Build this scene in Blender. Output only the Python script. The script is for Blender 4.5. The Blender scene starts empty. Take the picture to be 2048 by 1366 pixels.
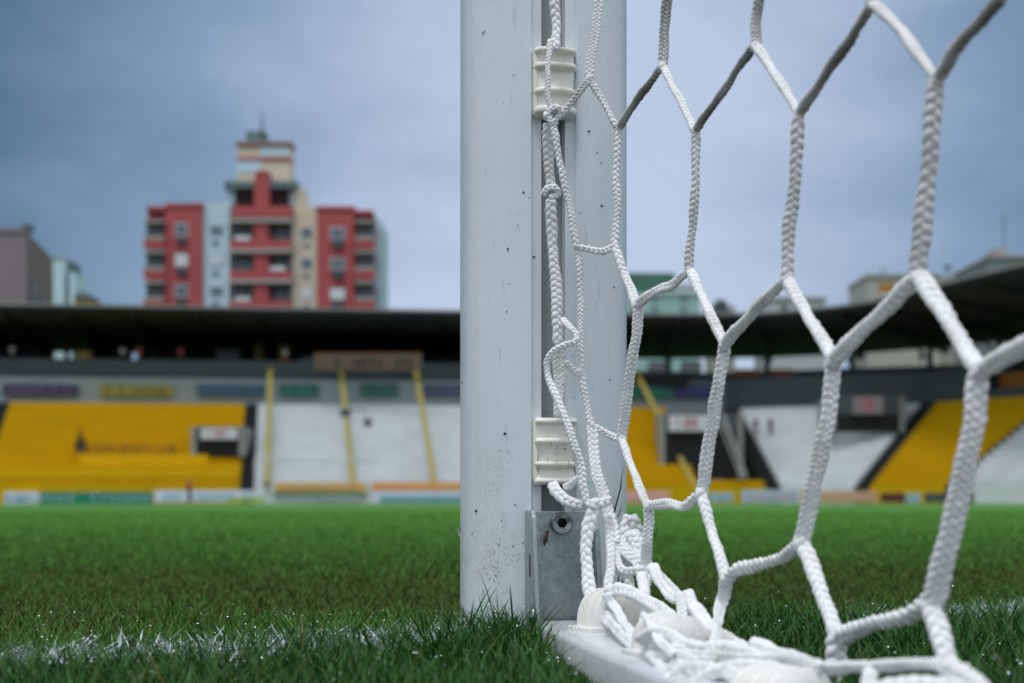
import bpy, bmesh, math, random
import numpy as np
from mathutils import Vector, Matrix
C = bpy.context.scene.collection
sc = bpy.context.scene
R = math.radians
F = 2844.44          # focal length of the photograph in its own pixels
H = 0.100            # camera height
HY = 1005.0          # horizon row of the photograph
# ------------------------------------------------------------------ camera, world, light
cam = bpy.data.cameras.new('camera'); camo = bpy.data.objects.new('camera', cam); C.objects.link(camo)
camo.location = (0, 0, H); camo.rotation_euler = (R(90), 0, 0)
cam.lens = 50; cam.sensor_width = 36; cam.shift_y = (HY - 683) / 2048
cam.clip_start = 0.02; cam.clip_end = 3000
cam.dof.use_dof = True; cam.dof.focus_distance = 0.98; cam.dof.aperture_fstop = 8.4
sc.camera = camo
sc.view_settings.view_transform = 'Standard'; sc.view_settings.look = 'None'
sc.view_settings.gamma = 1; sc.view_settings.exposure = 0
SUN_EL, SUN_AZ = 68, 205
w = bpy.data.worlds.new('World'); sc.world = w; w.use_nodes = True
nt = w.node_tree; nt.nodes.clear(); L = nt.links.new
def N(t, **k):
    n = nt.nodes.new(t)
    for a, b in k.items(): setattr(n, a, b)
    return n
out = N('ShaderNodeOutputWorld'); bg = N('ShaderNodeBackground'); bg.inputs[1].default_value = 0.1
sky = N('ShaderNodeTexSky', sky_type='NISHITA'); sky.sun_disc = False
sky.sun_elevation = R(SUN_EL); sky.sun_rotation = R(SUN_AZ)
tc = N('ShaderNodeTexCoord')
mp = N('ShaderNodeMapping'); mp.inputs['Scale'].default_value = (1.6, 1.6, 3.4); mp.inputs['Location'].default_value = (0.3, 0.1, 0.7)
no = N('ShaderNodeTexNoise'); no.inputs['Scale'].default_value = 2.3; no.inputs['Detail'].default_value = 4; no.inputs['Roughness'].default_value = 0.45
L(tc.outputs['Generated'], mp.inputs[0]); L(mp.outputs[0], no.inputs['Vector'])
# brighter break in the overcast low over the far stand
vm = N('ShaderNodeVectorMath', operation='DOT_PRODUCT'); bd = Vector((0.045, 1, 0.20)).normalized(); vm.inputs[1].default_value = bd
nrm = N('ShaderNodeVectorMath', operation='NORMALIZE'); L(tc.outputs['Generated'], nrm.inputs[0]); L(nrm.outputs[0], vm.inputs[0])
mr = N('ShaderNodeMapRange'); mr.inputs['From Min'].default_value = 0.90; mr.inputs['From Max'].default_value = 1.0
L(vm.outputs['Value'], mr.inputs['Value'])
pw = N('ShaderNodeMath', operation='POWER'); pw.inputs[1].default_value = 1.5; L(mr.outputs[0], pw.inputs[0])
ad = N('ShaderNodeMath', operation='MULTIPLY_ADD'); ad.inputs[1].default_value = 1.0; L(pw.outputs[0], ad.inputs[0])
n3 = N('ShaderNodeTexNoise'); n3.inputs['Scale'].default_value = 6.0; n3.inputs['Detail'].default_value = 5; n3.inputs['Roughness'].default_value = .6; L(mp.outputs[0], n3.inputs['Vector'])
a3 = N('ShaderNodeMath', operation='MULTIPLY_ADD'); a3.inputs[1].default_value = .30; a3.inputs[2].default_value = -.17; L(n3.outputs['Fac'], a3.inputs[0])
nm = N('ShaderNodeMath', operation='MULTIPLY_ADD'); nm.inputs[1].default_value = 0.8; nm.inputs[2].default_value = -0.40
L(no.outputs['Fac'], nm.inputs[0]); L(nm.outputs[0], ad.inputs[2])
cr = N('ShaderNodeValToRGB'); e = cr.color_ramp.elements
e[0].position = 0.0; e[0].color = (0.075, 0.155, 0.255, 1); e[1].position = 0.88; e[1].color = (0.52, 0.61, 0.79, 1)
x = cr.color_ramp.elements.new(0.45); x.color = (0.235, 0.34, 0.50, 1)
a4 = N('ShaderNodeMath', operation='ADD'); L(ad.outputs[0], a4.inputs[0]); L(a3.outputs[0], a4.inputs[1]); L(a4.outputs[0], cr.inputs[0])
# the cloud deck overhead and behind the camera is pale
sx = N('ShaderNodeSeparateXYZ'); L(nrm.outputs[0], sx.inputs[0])
m2 = N('ShaderNodeMapRange'); m2.interpolation_type = 'SMOOTHSTEP'; m2.inputs['From Min'].default_value = 0.86; m2.inputs['From Max'].default_value = 0.2
L(sx.outputs['Y'], m2.inputs['Value'])
el = N('ShaderNodeMapRange'); el.inputs['From Min'].default_value = 0.05; el.inputs['From Max'].default_value = 0.75; L(sx.outputs['Z'], el.inputs['Value'])
pc = N('ShaderNodeMix', data_type='RGBA'); pc.inputs[6].default_value = (0.58, 0.65, 0.74, 1); pc.inputs[7].default_value = (0.92, 1.0, 1.08, 1); L(el.outputs[0], pc.inputs[0])
mo = N('ShaderNodeMix', data_type='RGBA'); L(pc.outputs[2], mo.inputs[7])
L(m2.outputs[0], mo.inputs[0]); L(cr.outputs[0], mo.inputs[6])
sc10 = N('ShaderNodeVectorMath', operation='SCALE'); sc10.inputs['Scale'].default_value = 10; L(mo.outputs[2], sc10.inputs[0])
mx = N('ShaderNodeMix', data_type='RGBA'); mx.inputs[0].default_value = 0.93
L(sky.outputs[0], mx.inputs[6]); L(sc10.outputs[0], mx.inputs[7]); L(mx.outputs[2], bg.inputs[0]); L(bg.outputs[0], out.inputs[0])
sl = bpy.data.lights.new('sun', 'SUN'); sl.energy = 1.35; sl.angle = R(12); sl.color = (1, 0.97, 0.93)
so = bpy.data.objects.new('sun', sl); C.objects.link(so)
sd = Vector((math.sin(R(SUN_AZ)) * math.cos(R(SUN_EL)), math.cos(R(SUN_AZ)) * math.cos(R(SUN_EL)), math.sin(R(SUN_EL))))
so.rotation_euler = sd.to_track_quat('Z', 'Y').to_euler()
# ------------------------------------------------------------------ materials
def mat(name, col, rough=0.6, metal=0.0, var=0.12, vscale=4.0, bump=0.0, bscale=60.0, col2=None, spec=0.5, coat=0.0, mask=None, obj=True):
    m = bpy.data.materials.new(name); m.use_nodes = True; t = m.node_tree; b = t.nodes['Principled BSDF']
    b.inputs['Roughness'].default_value = rough; b.inputs['Metallic'].default_value = metal
    b.inputs['Specular IOR Level'].default_value = spec; b.inputs['Coat Weight'].default_value = coat
    tcn = t.nodes.new('ShaderNodeTexCoord'); ns = t.nodes.new('ShaderNodeTexNoise')
    ns.inputs['Scale'].default_value = vscale; ns.inputs['Detail'].default_value = 5
    t.links.new(tcn.outputs['Object'], ns.inputs['Vector'])
    mi = t.nodes.new('ShaderNodeMix'); mi.data_type = 'RGBA'
    c2 = col2 if col2 else tuple(c * (1 - 2.2 * var) for c in col)
    mi.inputs[6].default_value = (*c2, 1); mi.inputs[7].default_value = (*col, 1)
    if mask:
        r = t.nodes.new('ShaderNodeMapRange'); r.inputs[1].default_value, r.inputs[2].default_value = mask
        t.links.new(ns.outputs['Fac'], r.inputs[0]); t.links.new(r.outputs[0], mi.inputs[0])
    else: t.links.new(ns.outputs['Fac'], mi.inputs[0])
    t.links.new(mi.outputs[2], b.inputs['Base Color'])
    if bump:
        n2 = t.nodes.new('ShaderNodeTexNoise'); n2.inputs['Scale'].default_value = bscale; n2.inputs['Detail'].default_value = 4
        t.links.new(tcn.outputs['Object'], n2.inputs['Vector'])
        bu = t.nodes.new('ShaderNodeBump'); bu.inputs['Strength'].default_value = bump; bu.inputs['Distance'].default_value = 1.0 / bscale
        t.links.new(n2.outputs['Fac'], bu.inputs['Height']); t.links.new(bu.outputs[0], b.inputs['Normal'])
    return m
def link(name, me, m, parent=None):
    if m: me.materials.append(m)
    o = bpy.data.objects.new(name, me); C.objects.link(o)
    if parent: o.parent = parent
    return o
def tag(o, label=None, cat=None, group=None, kind=None):
    if label: o['label'] = label
    if cat: o['category'] = cat
    if group: o['group'] = group
    if kind: o['kind'] = kind
    return o
def empty(name, loc=(0, 0, 0), rz=0):
    o = bpy.data.objects.new(name, None); C.objects.link(o); o.empty_display_size = 0.05
    o.location = loc; o.rotation_euler = (0, 0, rz)
    bpy.context.view_layer.update() if False else None
    return o
class MB:
    """collects shapes into one mesh"""
    def __init__(s): s.v = []; s.f = []
    def add(s, v, f):
        n = len(s.v); s.v += [tuple(p) for p in v]; s.f += [tuple(i + n for i in q) for q in f]; return s
    def box(s, x0, y0, z0, x1, y1, z1):
        v = [(x, y, z) for z in (z0, z1) for y in (y0, y1) for x in (x0, x1)]
        return s.add(v, [(0, 2, 3, 1), (4, 5, 7, 6), (0, 1, 5, 4), (2, 6, 7, 3), (0, 4, 6, 2), (1, 3, 7, 5)])
    def prism(s, pts, d):
        """polygon pts extruded by vector d"""
        n = len(pts); pts = [Vector(p) for p in pts]; d = Vector(d)
        return s.add(pts + [p + d for p in pts], [tuple(range(n))[::-1], tuple(range(n, 2 * n))] + [(i, (i + 1) % n, (i + 1) % n + n, i + n) for i in range(n)])
    def bar(s, a, b, r, n=8, r2=None):
        a = Vector(a); b = Vector(b); t = (b - a).normalized(); q = t.to_track_quat('Z', 'Y').to_matrix(); r2 = r if r2 is None else r2
        ring = [q @ Vector((math.cos(2 * math.pi * i / n), math.sin(2 * math.pi * i / n), 0)) for i in range(n)]
        v = [a + p * r for p in ring] + [b + p * r2 for p in ring]
        return s.add(v, [(i, (i + 1) % n, (i + 1) % n + n, i + n) for i in range(n)] + [tuple(range(n))[::-1], tuple(range(n, 2 * n))])
    def loft(s, rings, closed=True, caps=True):
        n = len(rings[0]); v = [p for r in rings for p in r]; f = []
        for k in range(len(rings) - 1):
            for i in range(n if closed else n - 1):
                f.append((k * n + i, k * n + (i + 1) % n, (k + 1) * n + (i + 1) % n, (k + 1) * n + i))
        if caps: f += [tuple(range(n))[::-1], tuple(range((len(rings) - 1) * n, len(rings) * n))]
        return s.add(v, f)
    def build(s, name, m, parent=None, smooth=None, bevel=0, fix=True):
        me = bpy.data.meshes.new(name); me.from_pydata(s.v, [], s.f)
        if fix:
            bm = bmesh.new(); bm.from_mesh(me); bmesh.ops.recalc_face_normals(bm, faces=bm.faces); bm.to_mesh(me); bm.free()
        if smooth is not None:
            me.polygons.foreach_set('use_smooth', [True] * len(me.polygons)); me.set_sharp_from_angle(angle=R(smooth))
        o = link(name, me, m, parent)
        if bevel:
            bv = o.modifiers.new('bevel', 'BEVEL'); bv.width = bevel; bv.segments = 3; bv.limit_method = 'ANGLE'; bv.angle_limit = R(40)
        return o
def P(x, y, Y): return Vector(((x - 1024) / F * Y, Y, H + (HY - y) / F * Y))
def pbox(mb, x0, y0, x1, y1, Y, depth):
    a = P(x0, y1, Y); b = P(x1, y0, Y); return mb.box(a.x, Y, a.z, b.x, Y + depth, b.z)

M = {}
M['white_paint'] = None
M['yellow'] = mat('yellow_terrace_paint', (0.68, 0.41, 0.0), 0.85, spec=0.2, var=0.10, vscale=0.5)
M['white_terrace'] = mat('white_terrace_paint', (0.76, 0.80, 0.83), 0.8, var=0.12, vscale=0.5)
M['black_paint'] = mat('black_paint', (0.013, 0.017, 0.02), 0.7)
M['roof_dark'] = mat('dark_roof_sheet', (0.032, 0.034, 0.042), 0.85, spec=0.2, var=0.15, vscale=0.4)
M['beam_dark'] = mat('black_steel', (0.008, 0.010, 0.012), 0.6)
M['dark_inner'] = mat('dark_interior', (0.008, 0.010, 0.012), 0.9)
M['grey_wall'] = mat('grey_render', (0.075, 0.10, 0.115), 0.8, var=0.2, vscale=0.3)
M['rail_yellow'] = mat('faded_yellow_rail', (0.40, 0.32, 0.06), 0.6)
M['concrete'] = mat('pale_concrete', (0.30, 0.31, 0.31), 0.85, var=0.15, vscale=0.6)
# ------------------------------------------------------------------ ground
def ground():
    me = bpy.data.meshes.new('ground'); me.from_pydata([(-1500, -60, 0), (1500, -60, 0), (1500, 2500, 0), (-1500, 2500, 0)], [], [(0, 1, 2, 3)])
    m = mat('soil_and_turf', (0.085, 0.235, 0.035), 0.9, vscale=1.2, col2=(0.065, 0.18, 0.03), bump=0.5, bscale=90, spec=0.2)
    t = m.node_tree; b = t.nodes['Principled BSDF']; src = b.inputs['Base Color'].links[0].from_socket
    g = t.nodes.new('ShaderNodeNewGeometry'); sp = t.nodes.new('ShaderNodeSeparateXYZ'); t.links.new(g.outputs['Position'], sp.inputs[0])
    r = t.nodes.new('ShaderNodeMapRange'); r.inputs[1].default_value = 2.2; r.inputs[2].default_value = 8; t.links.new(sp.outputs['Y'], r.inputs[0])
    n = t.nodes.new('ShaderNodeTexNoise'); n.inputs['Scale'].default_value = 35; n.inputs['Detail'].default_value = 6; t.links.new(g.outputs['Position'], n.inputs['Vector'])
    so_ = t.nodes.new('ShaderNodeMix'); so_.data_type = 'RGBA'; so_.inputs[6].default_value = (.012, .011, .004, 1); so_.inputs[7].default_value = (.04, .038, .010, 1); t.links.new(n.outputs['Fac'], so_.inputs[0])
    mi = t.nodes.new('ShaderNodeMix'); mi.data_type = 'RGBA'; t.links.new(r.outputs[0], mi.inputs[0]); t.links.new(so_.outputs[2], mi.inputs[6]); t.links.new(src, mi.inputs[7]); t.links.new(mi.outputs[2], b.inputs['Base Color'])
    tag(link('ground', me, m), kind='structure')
ground()

def strip_ngon(p, q): return [p, q]
# ------------------------------------------------------------------ far grandstand
def front_A(px):     # point of the straight front line under photo column px
    r = (px - 1024) / F; Y = 116.8 / (1 - 0.12 * r); return Vector((r * Y, Y, 0))
OA = Vector((-0.15, 1, 0)) * 11.9
ZF, ZB = 1.05, 8.75
def terrace(mb, f0, f1, b0, b1, n=17, zf=ZF, zb=ZB, t0=0.0, t1=1.0):
    f0, f1, b0, b1 = map(Vector, (f0, f1, b0, b1))
    k0, k1 = round(t0 * n), round(t1 * n)
    Z = lambda k: Vector((0, 0, zf + (zb - zf) * k / n))
    pts = []
    for k in range(k0, k1):
        ta, tb = k / n, (k + 1) / n
        a0, a1 = f0.lerp(b0, ta), f1.lerp(b1, ta); c0, c1 = f0.lerp(b0, tb), f1.lerp(b1, tb)
        lo = Z(k) if k > k0 else Vector((0, 0, 0)) if k0 == 0 else Z(k)
        fw = (a0 - c0); fw.z = 0; fw = fw.normalized() * (.13 if k > k0 else 0); hi = Z(k + 1); md = lo.lerp(hi, .42)     # lip added over each recessed riser to cast a shadow line per row
        mb.add([a0 + lo, a1 + lo, a1 + md, a0 + md, a1 + md + fw, a0 + md + fw, a1 + hi + fw, a0 + hi + fw, c1 + hi, c0 + hi], [(0, 1, 2, 3), (3, 2, 4, 5), (5, 4, 6, 7), (7, 6, 8, 9)])
    # closing sides
    for (s, e) in ((f0, b0), (f1, b1)):
        prof = [s.lerp(e, k0 / n) + Vector((0, 0, 0))]
        for k in range(k0, k1):
            prof += [s.lerp(e, k / n) + Z(k + 1), s.lerp(e, (k + 1) / n) + Z(k + 1)]
        prof.append(s.lerp(e, k1 / n) + Vector((0, 0, 0)))
        mb.add(prof, [tuple(range(len(prof)))])
    return mb
gs = empty('grandstand', (0, 118, 0)); gs.matrix_world = Matrix.Translation((0, 118, 0))
tag(gs, 'long terraced grandstand with yellow and white steps under a black cantilever roof', 'grandstand')
def gpart(mb, name, m, parent=gs, off=(0, 118, 0), **k):
    mb.v = [(v[0] - off[0], v[1] - off[1], v[2] - off[2]) for v in mb.v]
    return mb.build(name, m, parent, **k)
def secA(x0, x1, **k):
    a, b = front_A(x0), front_A(x1); return terrace(MB(), a, b, a + OA, b + OA, **k)
gpart(secA(-420, -75), 'terrace', M['white_terrace'], fix=False)['label'] = 'white stepped terrace'
gpart(secA(-75, -38), 'aisle', M['black_paint'], fix=False)
gpart(secA(-38, 480), 'terrace', M['yellow'], fix=False)['label'] = 'yellow stepped terrace'
gpart(secA(480, 508), 'aisle', M['black_paint'], fix=False)
gpart(secA(508, 1175), 'terrace', M['white_terrace'], fix=False)['label'] = 'white stepped terrace'
gpart(secA(1175, 1400), 'terrace', M['yellow'], fix=False)['label'] = 'yellow stepped terrace'
gpart(secA(1400, 1532, t1=0.12), 'terrace', M['yellow'], fix=False)['label'] = 'yellow low steps in front of the tunnel'
gpart(secA(1532, 1562), 'aisle', M['black_paint'], fix=False)
# raised plinth bands on the yellow terrace
mb = MB()
for (x0, x1, t) in ((150, 412, 0.27), (-38, 480, 0.13)):
    a, b = front_A(x0) + OA * t + Vector((0, -.55, 0)), front_A(x1) + OA * t + Vector((0, -.55, 0)); z = ZF + (ZB - ZF) * t + .15
    mb.prism([a + Vector((0, 0, z - .1)), b + Vector((0, 0, z - .1)), b + Vector((0, 0, z + .75)), a + Vector((0, 0, z + .75))], (0, 1.9, 0))
gpart(mb, 'plinth', M['yellow'])
back = lambda px: front_A(px) + OA
def wallA(x0, x1, z0, z1, off=0.0, th=0.4):
    # px given at the back line; solve front px so that the projected column fits
    def pt(px):
        r = (px - 1024) / F; Y = (116.8 + 11.9 + off + 0.12 * 0.15 * 11.9) / (1 - 0.12 * r); return Vector((r * Y, Y, 0))
    a, b = pt(x0), pt(x1); d = Vector((0, th, 0))
    return MB().prism([a + Vector((0, 0, z0)), b + Vector((0, 0, z0)), b + Vector((0, 0, z1)), a + Vector((0, 0, z1))], d)
gpart(wallA(-420, 1448, 0.0, 11.05, 0.1), 'wall', mat('dull_white_render', (.33, .38, .41), .85, var=.15, vscale=.3))
gpart(wallA(-420, 1240, 11.05, 12.75, 0.9), 'parapet', M['grey_wall'])
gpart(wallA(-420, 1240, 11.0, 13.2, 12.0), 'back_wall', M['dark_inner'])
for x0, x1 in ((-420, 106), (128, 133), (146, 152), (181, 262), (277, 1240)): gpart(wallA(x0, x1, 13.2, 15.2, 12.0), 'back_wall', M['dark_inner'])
def Ywall(px, off=0.0): r = (px - 1024) / F; return (116.8 + 11.9 + .2142 + off) / (1 - .12 * r)
def Yterr(px, y):      # depth where the sight line meets the long terrace
    r = (px - 1024) / F
    for k in range(200):
        t = k / 200; Y = (116.8 + (11.9 + .2142) * t) / (1 - .12 * r)
        if ZF + (ZB - ZF) * t + .45 >= H + (HY - y) / F * Y: return Y
    return Ywall(px)
# promenade slab behind the wall
a, b = back(-420), back(1448)
gpart(MB().prism([a + Vector((0, 1.4, 12.0)), b + Vector((0, 1.4, 12.0)), b + Vector((0, 12, 12.0)), a + Vector((0, 12, 12.0))], (0, 0, 0.3)), 'promenade', M['grey_wall'])
# roof: plan of its front edge
RZ = 17.0
edge = [(-75, 117.1), (-60, 118.9), (-43.5, 120.9), (-22, 123.4), (0, 126.0), (15, 127.6), (21.3, 127.0), (25, 125.1), (27.9, 122.4), (30.4, 119), (32.4, 112.6), (34.4, 105.8), (36.2, 100.7), (39, 93)]
edge = [Vector((x, y, 0)) for x, y in edge]
def outward(i):
    a = edge[max(0, i - 1)]; b = edge[min(len(edge) - 1, i + 1)]; t = (b - a).normalized(); return Vector((-t.y, t.x, 0))
outs = [outward(i) for i in range(len(edge))]
cs = [o for o in outs]
for _ in range(2): outs = [((outs[max(0, i - 1)] + outs[i] * 2 + outs[min(len(outs) - 1, i + 1)])).normalized() for i in range(len(outs))]
def rp(i, d, z): return edge[i] + outs[i] * d + Vector((0, 0, z))
mb = MB(); n = len(edge)
prof = [(0, RZ - .45), (0, RZ), (18, RZ - 1.7), (18, RZ - 2.2)]
mb.loft([[rp(i, d, z) for d, z in prof] for i in range(n)])
gpart(mb, 'roof', M['roof_dark'])
gpart(MB().loft([[rp(i, -.12, RZ - .12), rp(i, -.12, RZ + .06), rp(i, .3, RZ + .06), rp(i, .3, RZ - .12)] for i in range(n)]), 'roof_edge', M['concrete'])
# beams under the roof
dist = 0; segs = []
for i in range(n - 1):
    Ls = (edge[i + 1] - edge[i]).length
    k = max(1, round(Ls / 6.0))
    for j in range(k): segs.append((i, j / k))
for (i, f) in segs:
    a = edge[i].lerp(edge[i + 1], f); o = (outs[i].lerp(outs[i + 1], f)).normalized(); s = Vector((-o.y, o.x, 0)) * .22
    z = Vector((0, 0, 1))
    pts = [a + o * .4 + z * (RZ - .5), a + o * 17.5 + z * (RZ - 2.25), a + o * 17.5 + z * (RZ - 2.9), a + o * .4 + z * (RZ - .8)]
    gpart(MB().prism([p - s for p in pts], s * 2), 'roof_beam', M['beam_dark'])
    # column and brace at the back
    c = a + o * 14.5
    mbc = MB().bar(c + z * 8, c + z * (RZ - 2.2), 0.28, 6)
    if a.x > 12: mbc.bar(c + z * 13.2, a + o * 10 + z * (RZ - 1.4), 0.12, 5)
    gpart(mbc, 'column', M['beam_dark'])

# ------------------------------------------------------------------ corner stand (bowl)
cg = empty('corner_stand', (0, 0, 0))
tag(cg, 'curved corner stand with white and yellow steps behind the goal net', 'grandstand')
FB = Vector((22.5, 119.6, 0)); FF_ = Vector((27.9, 116, 0)); FG = Vector((33.2, 109, 0)); FH = Vector((36.8, 100, 0)); FI = Vector((39.5, 91, 0))
BB = FB + OA; BF = FF_ + Vector((7.7, 8, 0)) * 1.06; BG = FG + Vector((.91, .41, 0)) * 11.9; BH = FH + Vector((.98, .2, 0)) * 11.9; BI = FI + Vector((1, .1, 0)) * 11.9
def cterr(f0, f1, b0, b1, m, name='terrace', label=None, **k):
    o = terrace(MB(), f0, f1, b0, b1, **k).build(name, m, cg, fix=False)
    if label: o['label'] = label
    return o
def lp(a, b, t): return a.lerp(b, t)
cterr(FB, FF_, BB, BF, M['white_terrace'], label='white stepped terrace filling the corner')
cterr(FF_, lp(FF_, FG, .18), BF, lp(BF, BG, .12), M['black_paint'], 'aisle')
cterr(lp(FF_, FG, .18), FG, lp(BF, BG, .12), BG, M['yellow'], label='yellow stepped terrace beside the corner')
cterr(FG, lp(FG, FH, .06), BG, lp(BG, BH, .06), M['black_paint'], 'aisle')
cterr(lp(FG, FH, .06), FH, lp(BG, BH, .06), BH, M['white_terrace'], label='white stepped terrace along the touchline')
cterr(FH, FI, BH, BI, M['white_terrace'])
def cwall(pts, z0, z1, m, name, th=.4):
    r = []
    for i, p in enumerate(pts):
        t = (pts[min(i + 1, len(pts) - 1)] - pts[max(i - 1, 0)]).normalized(); o = Vector((-t.y, t.x, 0)) * th
        r.append([p + Vector((0, 0, z0)), p + Vector((0, 0, z1)), p + o + Vector((0, 0, z1)), p + o + Vector((0, 0, z0))])
    return MB().loft(r).build(name, m, cg)
cwall([back(1448) + Vector((0, .2, 0)), BB + Vector((0.2, .2, 0)), BF + Vector((.1, .3, 0)), lp(BF, BG, .45)], 0, 11.6, M['grey_wall'], 'wall')
cwall([lp(BF, BG, .45) + Vector((.05, .05, 0)), BG + Vector((.3, .1, 0)), BH + Vector((.3, .1, 0)), BI + Vector((.3, 0, 0))], 0, 9.6, M['grey_wall'], 'wall')
# upper yellow balcony, far right
uy = [lp(BF, BG, .5) + Vector((1.2, 1.2, 0)), BG + Vector((1.2, .6, 0)), BH + Vector((1.2, .3, 0)), BI + Vector((1.2, 0, 0))]
cwall(uy, 9.6, 11.0, mat('orange_balcony', (0.38, 0.13, 0.008), 0.7), 'balcony_front')
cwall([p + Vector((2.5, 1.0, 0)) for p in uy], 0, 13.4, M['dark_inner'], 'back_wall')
# low rear wall and lit band of the corner promenade
cwall([back(1240) + Vector((1, 9, 0)), BB + Vector((0, 9, 0)), BF + Vector((6, 7, 0)), lp(BF, BG, .6) + Vector((8, 4, 0))], 0, 12.9, M['grey_wall'], 'rear_wall')
mo_ = mat('orange_barrier', (0.42, 0.12, 0.05), 0.7)
for (x0, x1) in ((1468, 1518), (1540, 1586)):
    pbox(MB(), x0, 738, x1, 750, 133.2, .3).build('barrier', mo_, cg)
for (x0, x1) in ((1296, 1332), (1362, 1404)):
    pbox(MB(), x0, 722, x1, 744, 138, .4).build('gap_panel', M['white_terrace'], cg)  # white panels standing in for bright sky seen through the gap
for (x0, x1, y0) in ((1288, 1376, 750), (1840, 1845, 700)):
    pbox(MB(), x0, y0, x1, y0 + 22, 130, .3).build('dark_opening', M['dark_inner'], cg)
# ------------------------------------------------------------------ tunnels with signs
lightgrey = mat('light_sign_board', (0.62, 0.62, 0.68), 0.6, var=.05)
redmark = mat('faded_red_print', (0.45, 0.12, 0.14), 0.6)
def tunnel(x0, y0, x1, y1, Y, signx0, signx1, sy0, sy1, label, depth=4, smat=None):
    t = empty('tunnel_entrance', P((x0 + x1) / 2, y1, Y)); o = t.location.copy()
    tag(t, label, 'tunnel entrance', 'covered entrances in the terraces')
    def part(mb, nm, m):
        mb.v = [tuple(Vector(v) - o) for v in mb.v]; return mb.build(nm, m, t)
    part(pbox(MB(), x0 - 10, y0, x0, y1, Y - .2, depth), 'side_wall', M['concrete'])
    part(pbox(MB(), x1, y0, x1 + 10, y1, Y - .2, depth), 'side_wall', M['concrete'])
    part(pbox(MB(), x0, sy1, x1, y1, Y, .2), 'dark_opening', M['dark_inner'])
    part(pbox(MB(), x0, y0, x1, sy1, Y + .02, .3), 'lintel', M['grey_wall'])
    s = part(pbox(MB(), signx0, sy0, signx1, sy1, Y - .4, .15), 'sign', smat or lightgrey)
    mbm = MB(); c = (signx0 + signx1) / 2
    for k, (a, b) in enumerate(((-.12, -.02), (.02, .06), (.1, .18), (-.3, -.26))):
        pbox(mbm, c + a * (signx1 - signx0), sy0 + 5, c + b * (signx1 - signx0), sy1 - 6, Y - .43, .02)
    mbm.v = [tuple(Vector(v) - o) for v in mbm.v]; mbm.build('sign_print', redmark, s)
    return t
tunnel(392, 853, 478, 912, Yterr(435, 914) - .5, 402, 474, 856, 878, 'black tunnel opening with a white sign in the yellow terrace')
t2 = tunnel(1330, 826, 1476, 958, 121.5, 1338, 1420, 830, 862, 'dark tunnel opening with a pale sign beside the yellow steps')
tunnel(1672, 792, 1800, 864, 120.6, 1706, 1766, 792, 828, 'dark tunnel opening with a reddish sign high in the corner stand', depth=5, smat=mat('dull_rose_board', (.26, .22, .25), .6, var=.1))
# ramp rails beside the second tunnel
rr = tag(MB().bar(P(1446, 830, 121), P(1492, 955, 118), .16, 6).bar(P(1436, 838, 121), P(1478, 945, 118), .08, 6).build('handrail', M['concrete']), 'pale steel handrail sloping down beside the dark tunnel', 'handrail')
# ------------------------------------------------------------------ yellow rails down the terrace
for i, (xt, yt, xb, yb, lab) in enumerate(((541, 738, 534, 968, 'faded yellow rail running down the white terrace next to the black aisle'),
        (683, 742, 706, 968, 'faded yellow rail between the two green wall banners'), (830, 728, 869, 968, 'faded yellow rail under the end of the orange banner'),
        (1276, 752, 1396, 986, 'faded yellow rail beside the goal post and the dark tunnel'))):
    a, b = P(xt, yt, Ywall(xt) - .5), P(xb, yb, front_A(xb).y - .25)
    o = a; mb = MB().bar(a - o, b - o, .23, 8)
    mb.v = mb.v
    r = empty('terrace_rail', a); tag(r, lab, 'rail', 'yellow rails on the terraces')
    mb.build('rail', M['rail_yellow'], r)
    mp_ = MB()
    for k in range(5):
        q = (b - a) * (k / 4.0); mp_.bar(q, q - Vector((0, 0, .9)), .07, 6)
    mp_.build('support', M['rail_yellow'], r)
# thin white crowd rail
mb = MB().bar(P(510, 918, 113.6), P(740, 920, 113.6), .09, 6)
for k in range(6): mb.bar(P(510 + 46 * k, 918, 113.6), P(510 + 46 * k, 975, 113.6), .035, 5)
tag(mb.build('crowd_rail', M['white_terrace']), 'thin white rail in front of the white terrace', 'rail')
# ------------------------------------------------------------------ lettering helper
def text(name, s, size, loc, m, parent=None, rx=90, ext=.01, rz=0, sx=1):
    cu = bpy.data.curves.new(name, 'FONT'); cu.body = s; cu.size = size; cu.extrude = ext; cu.align_x = 'CENTER'; cu.align_y = 'CENTER'
    cu.materials.append(m); o = bpy.data.objects.new(name, cu); C.objects.link(o); o.location = loc; o.rotation_euler = (R(rx), 0, rz); o.scale = (sx, 1, 1)
    bpy.context.view_layer.update(); me = bpy.data.meshes.new_from_object(o.evaluated_get(bpy.context.evaluated_depsgraph_get()))
    loc_, rot_, scl_ = o.location.copy(), o.rotation_euler.copy(), o.scale.copy(); bpy.data.objects.remove(o); bpy.data.curves.remove(cu)
    me.name = name; o = bpy.data.objects.new(name, me); C.objects.link(o); o.location = loc_; o.rotation_euler = rot_; o.scale = scl_
    if not me.materials: me.materials.append(m)
    if parent: o.parent = parent
    return o
rnd = random.Random(7)
def marks(mb, x0, x1, y0, y1, Y, n, seed):
    rr_ = random.Random(seed); wd = (x1 - x0) / n
    for k in range(n):
        if rr_.random() < .14: continue
        a = x0 + k * wd; t = rr_.random()
        pbox(mb, a + wd * .1, y0 + (y1 - y0) * .25 * t, a + wd * (.45 + .4 * t), y1, Y, .02)
    return mb
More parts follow.
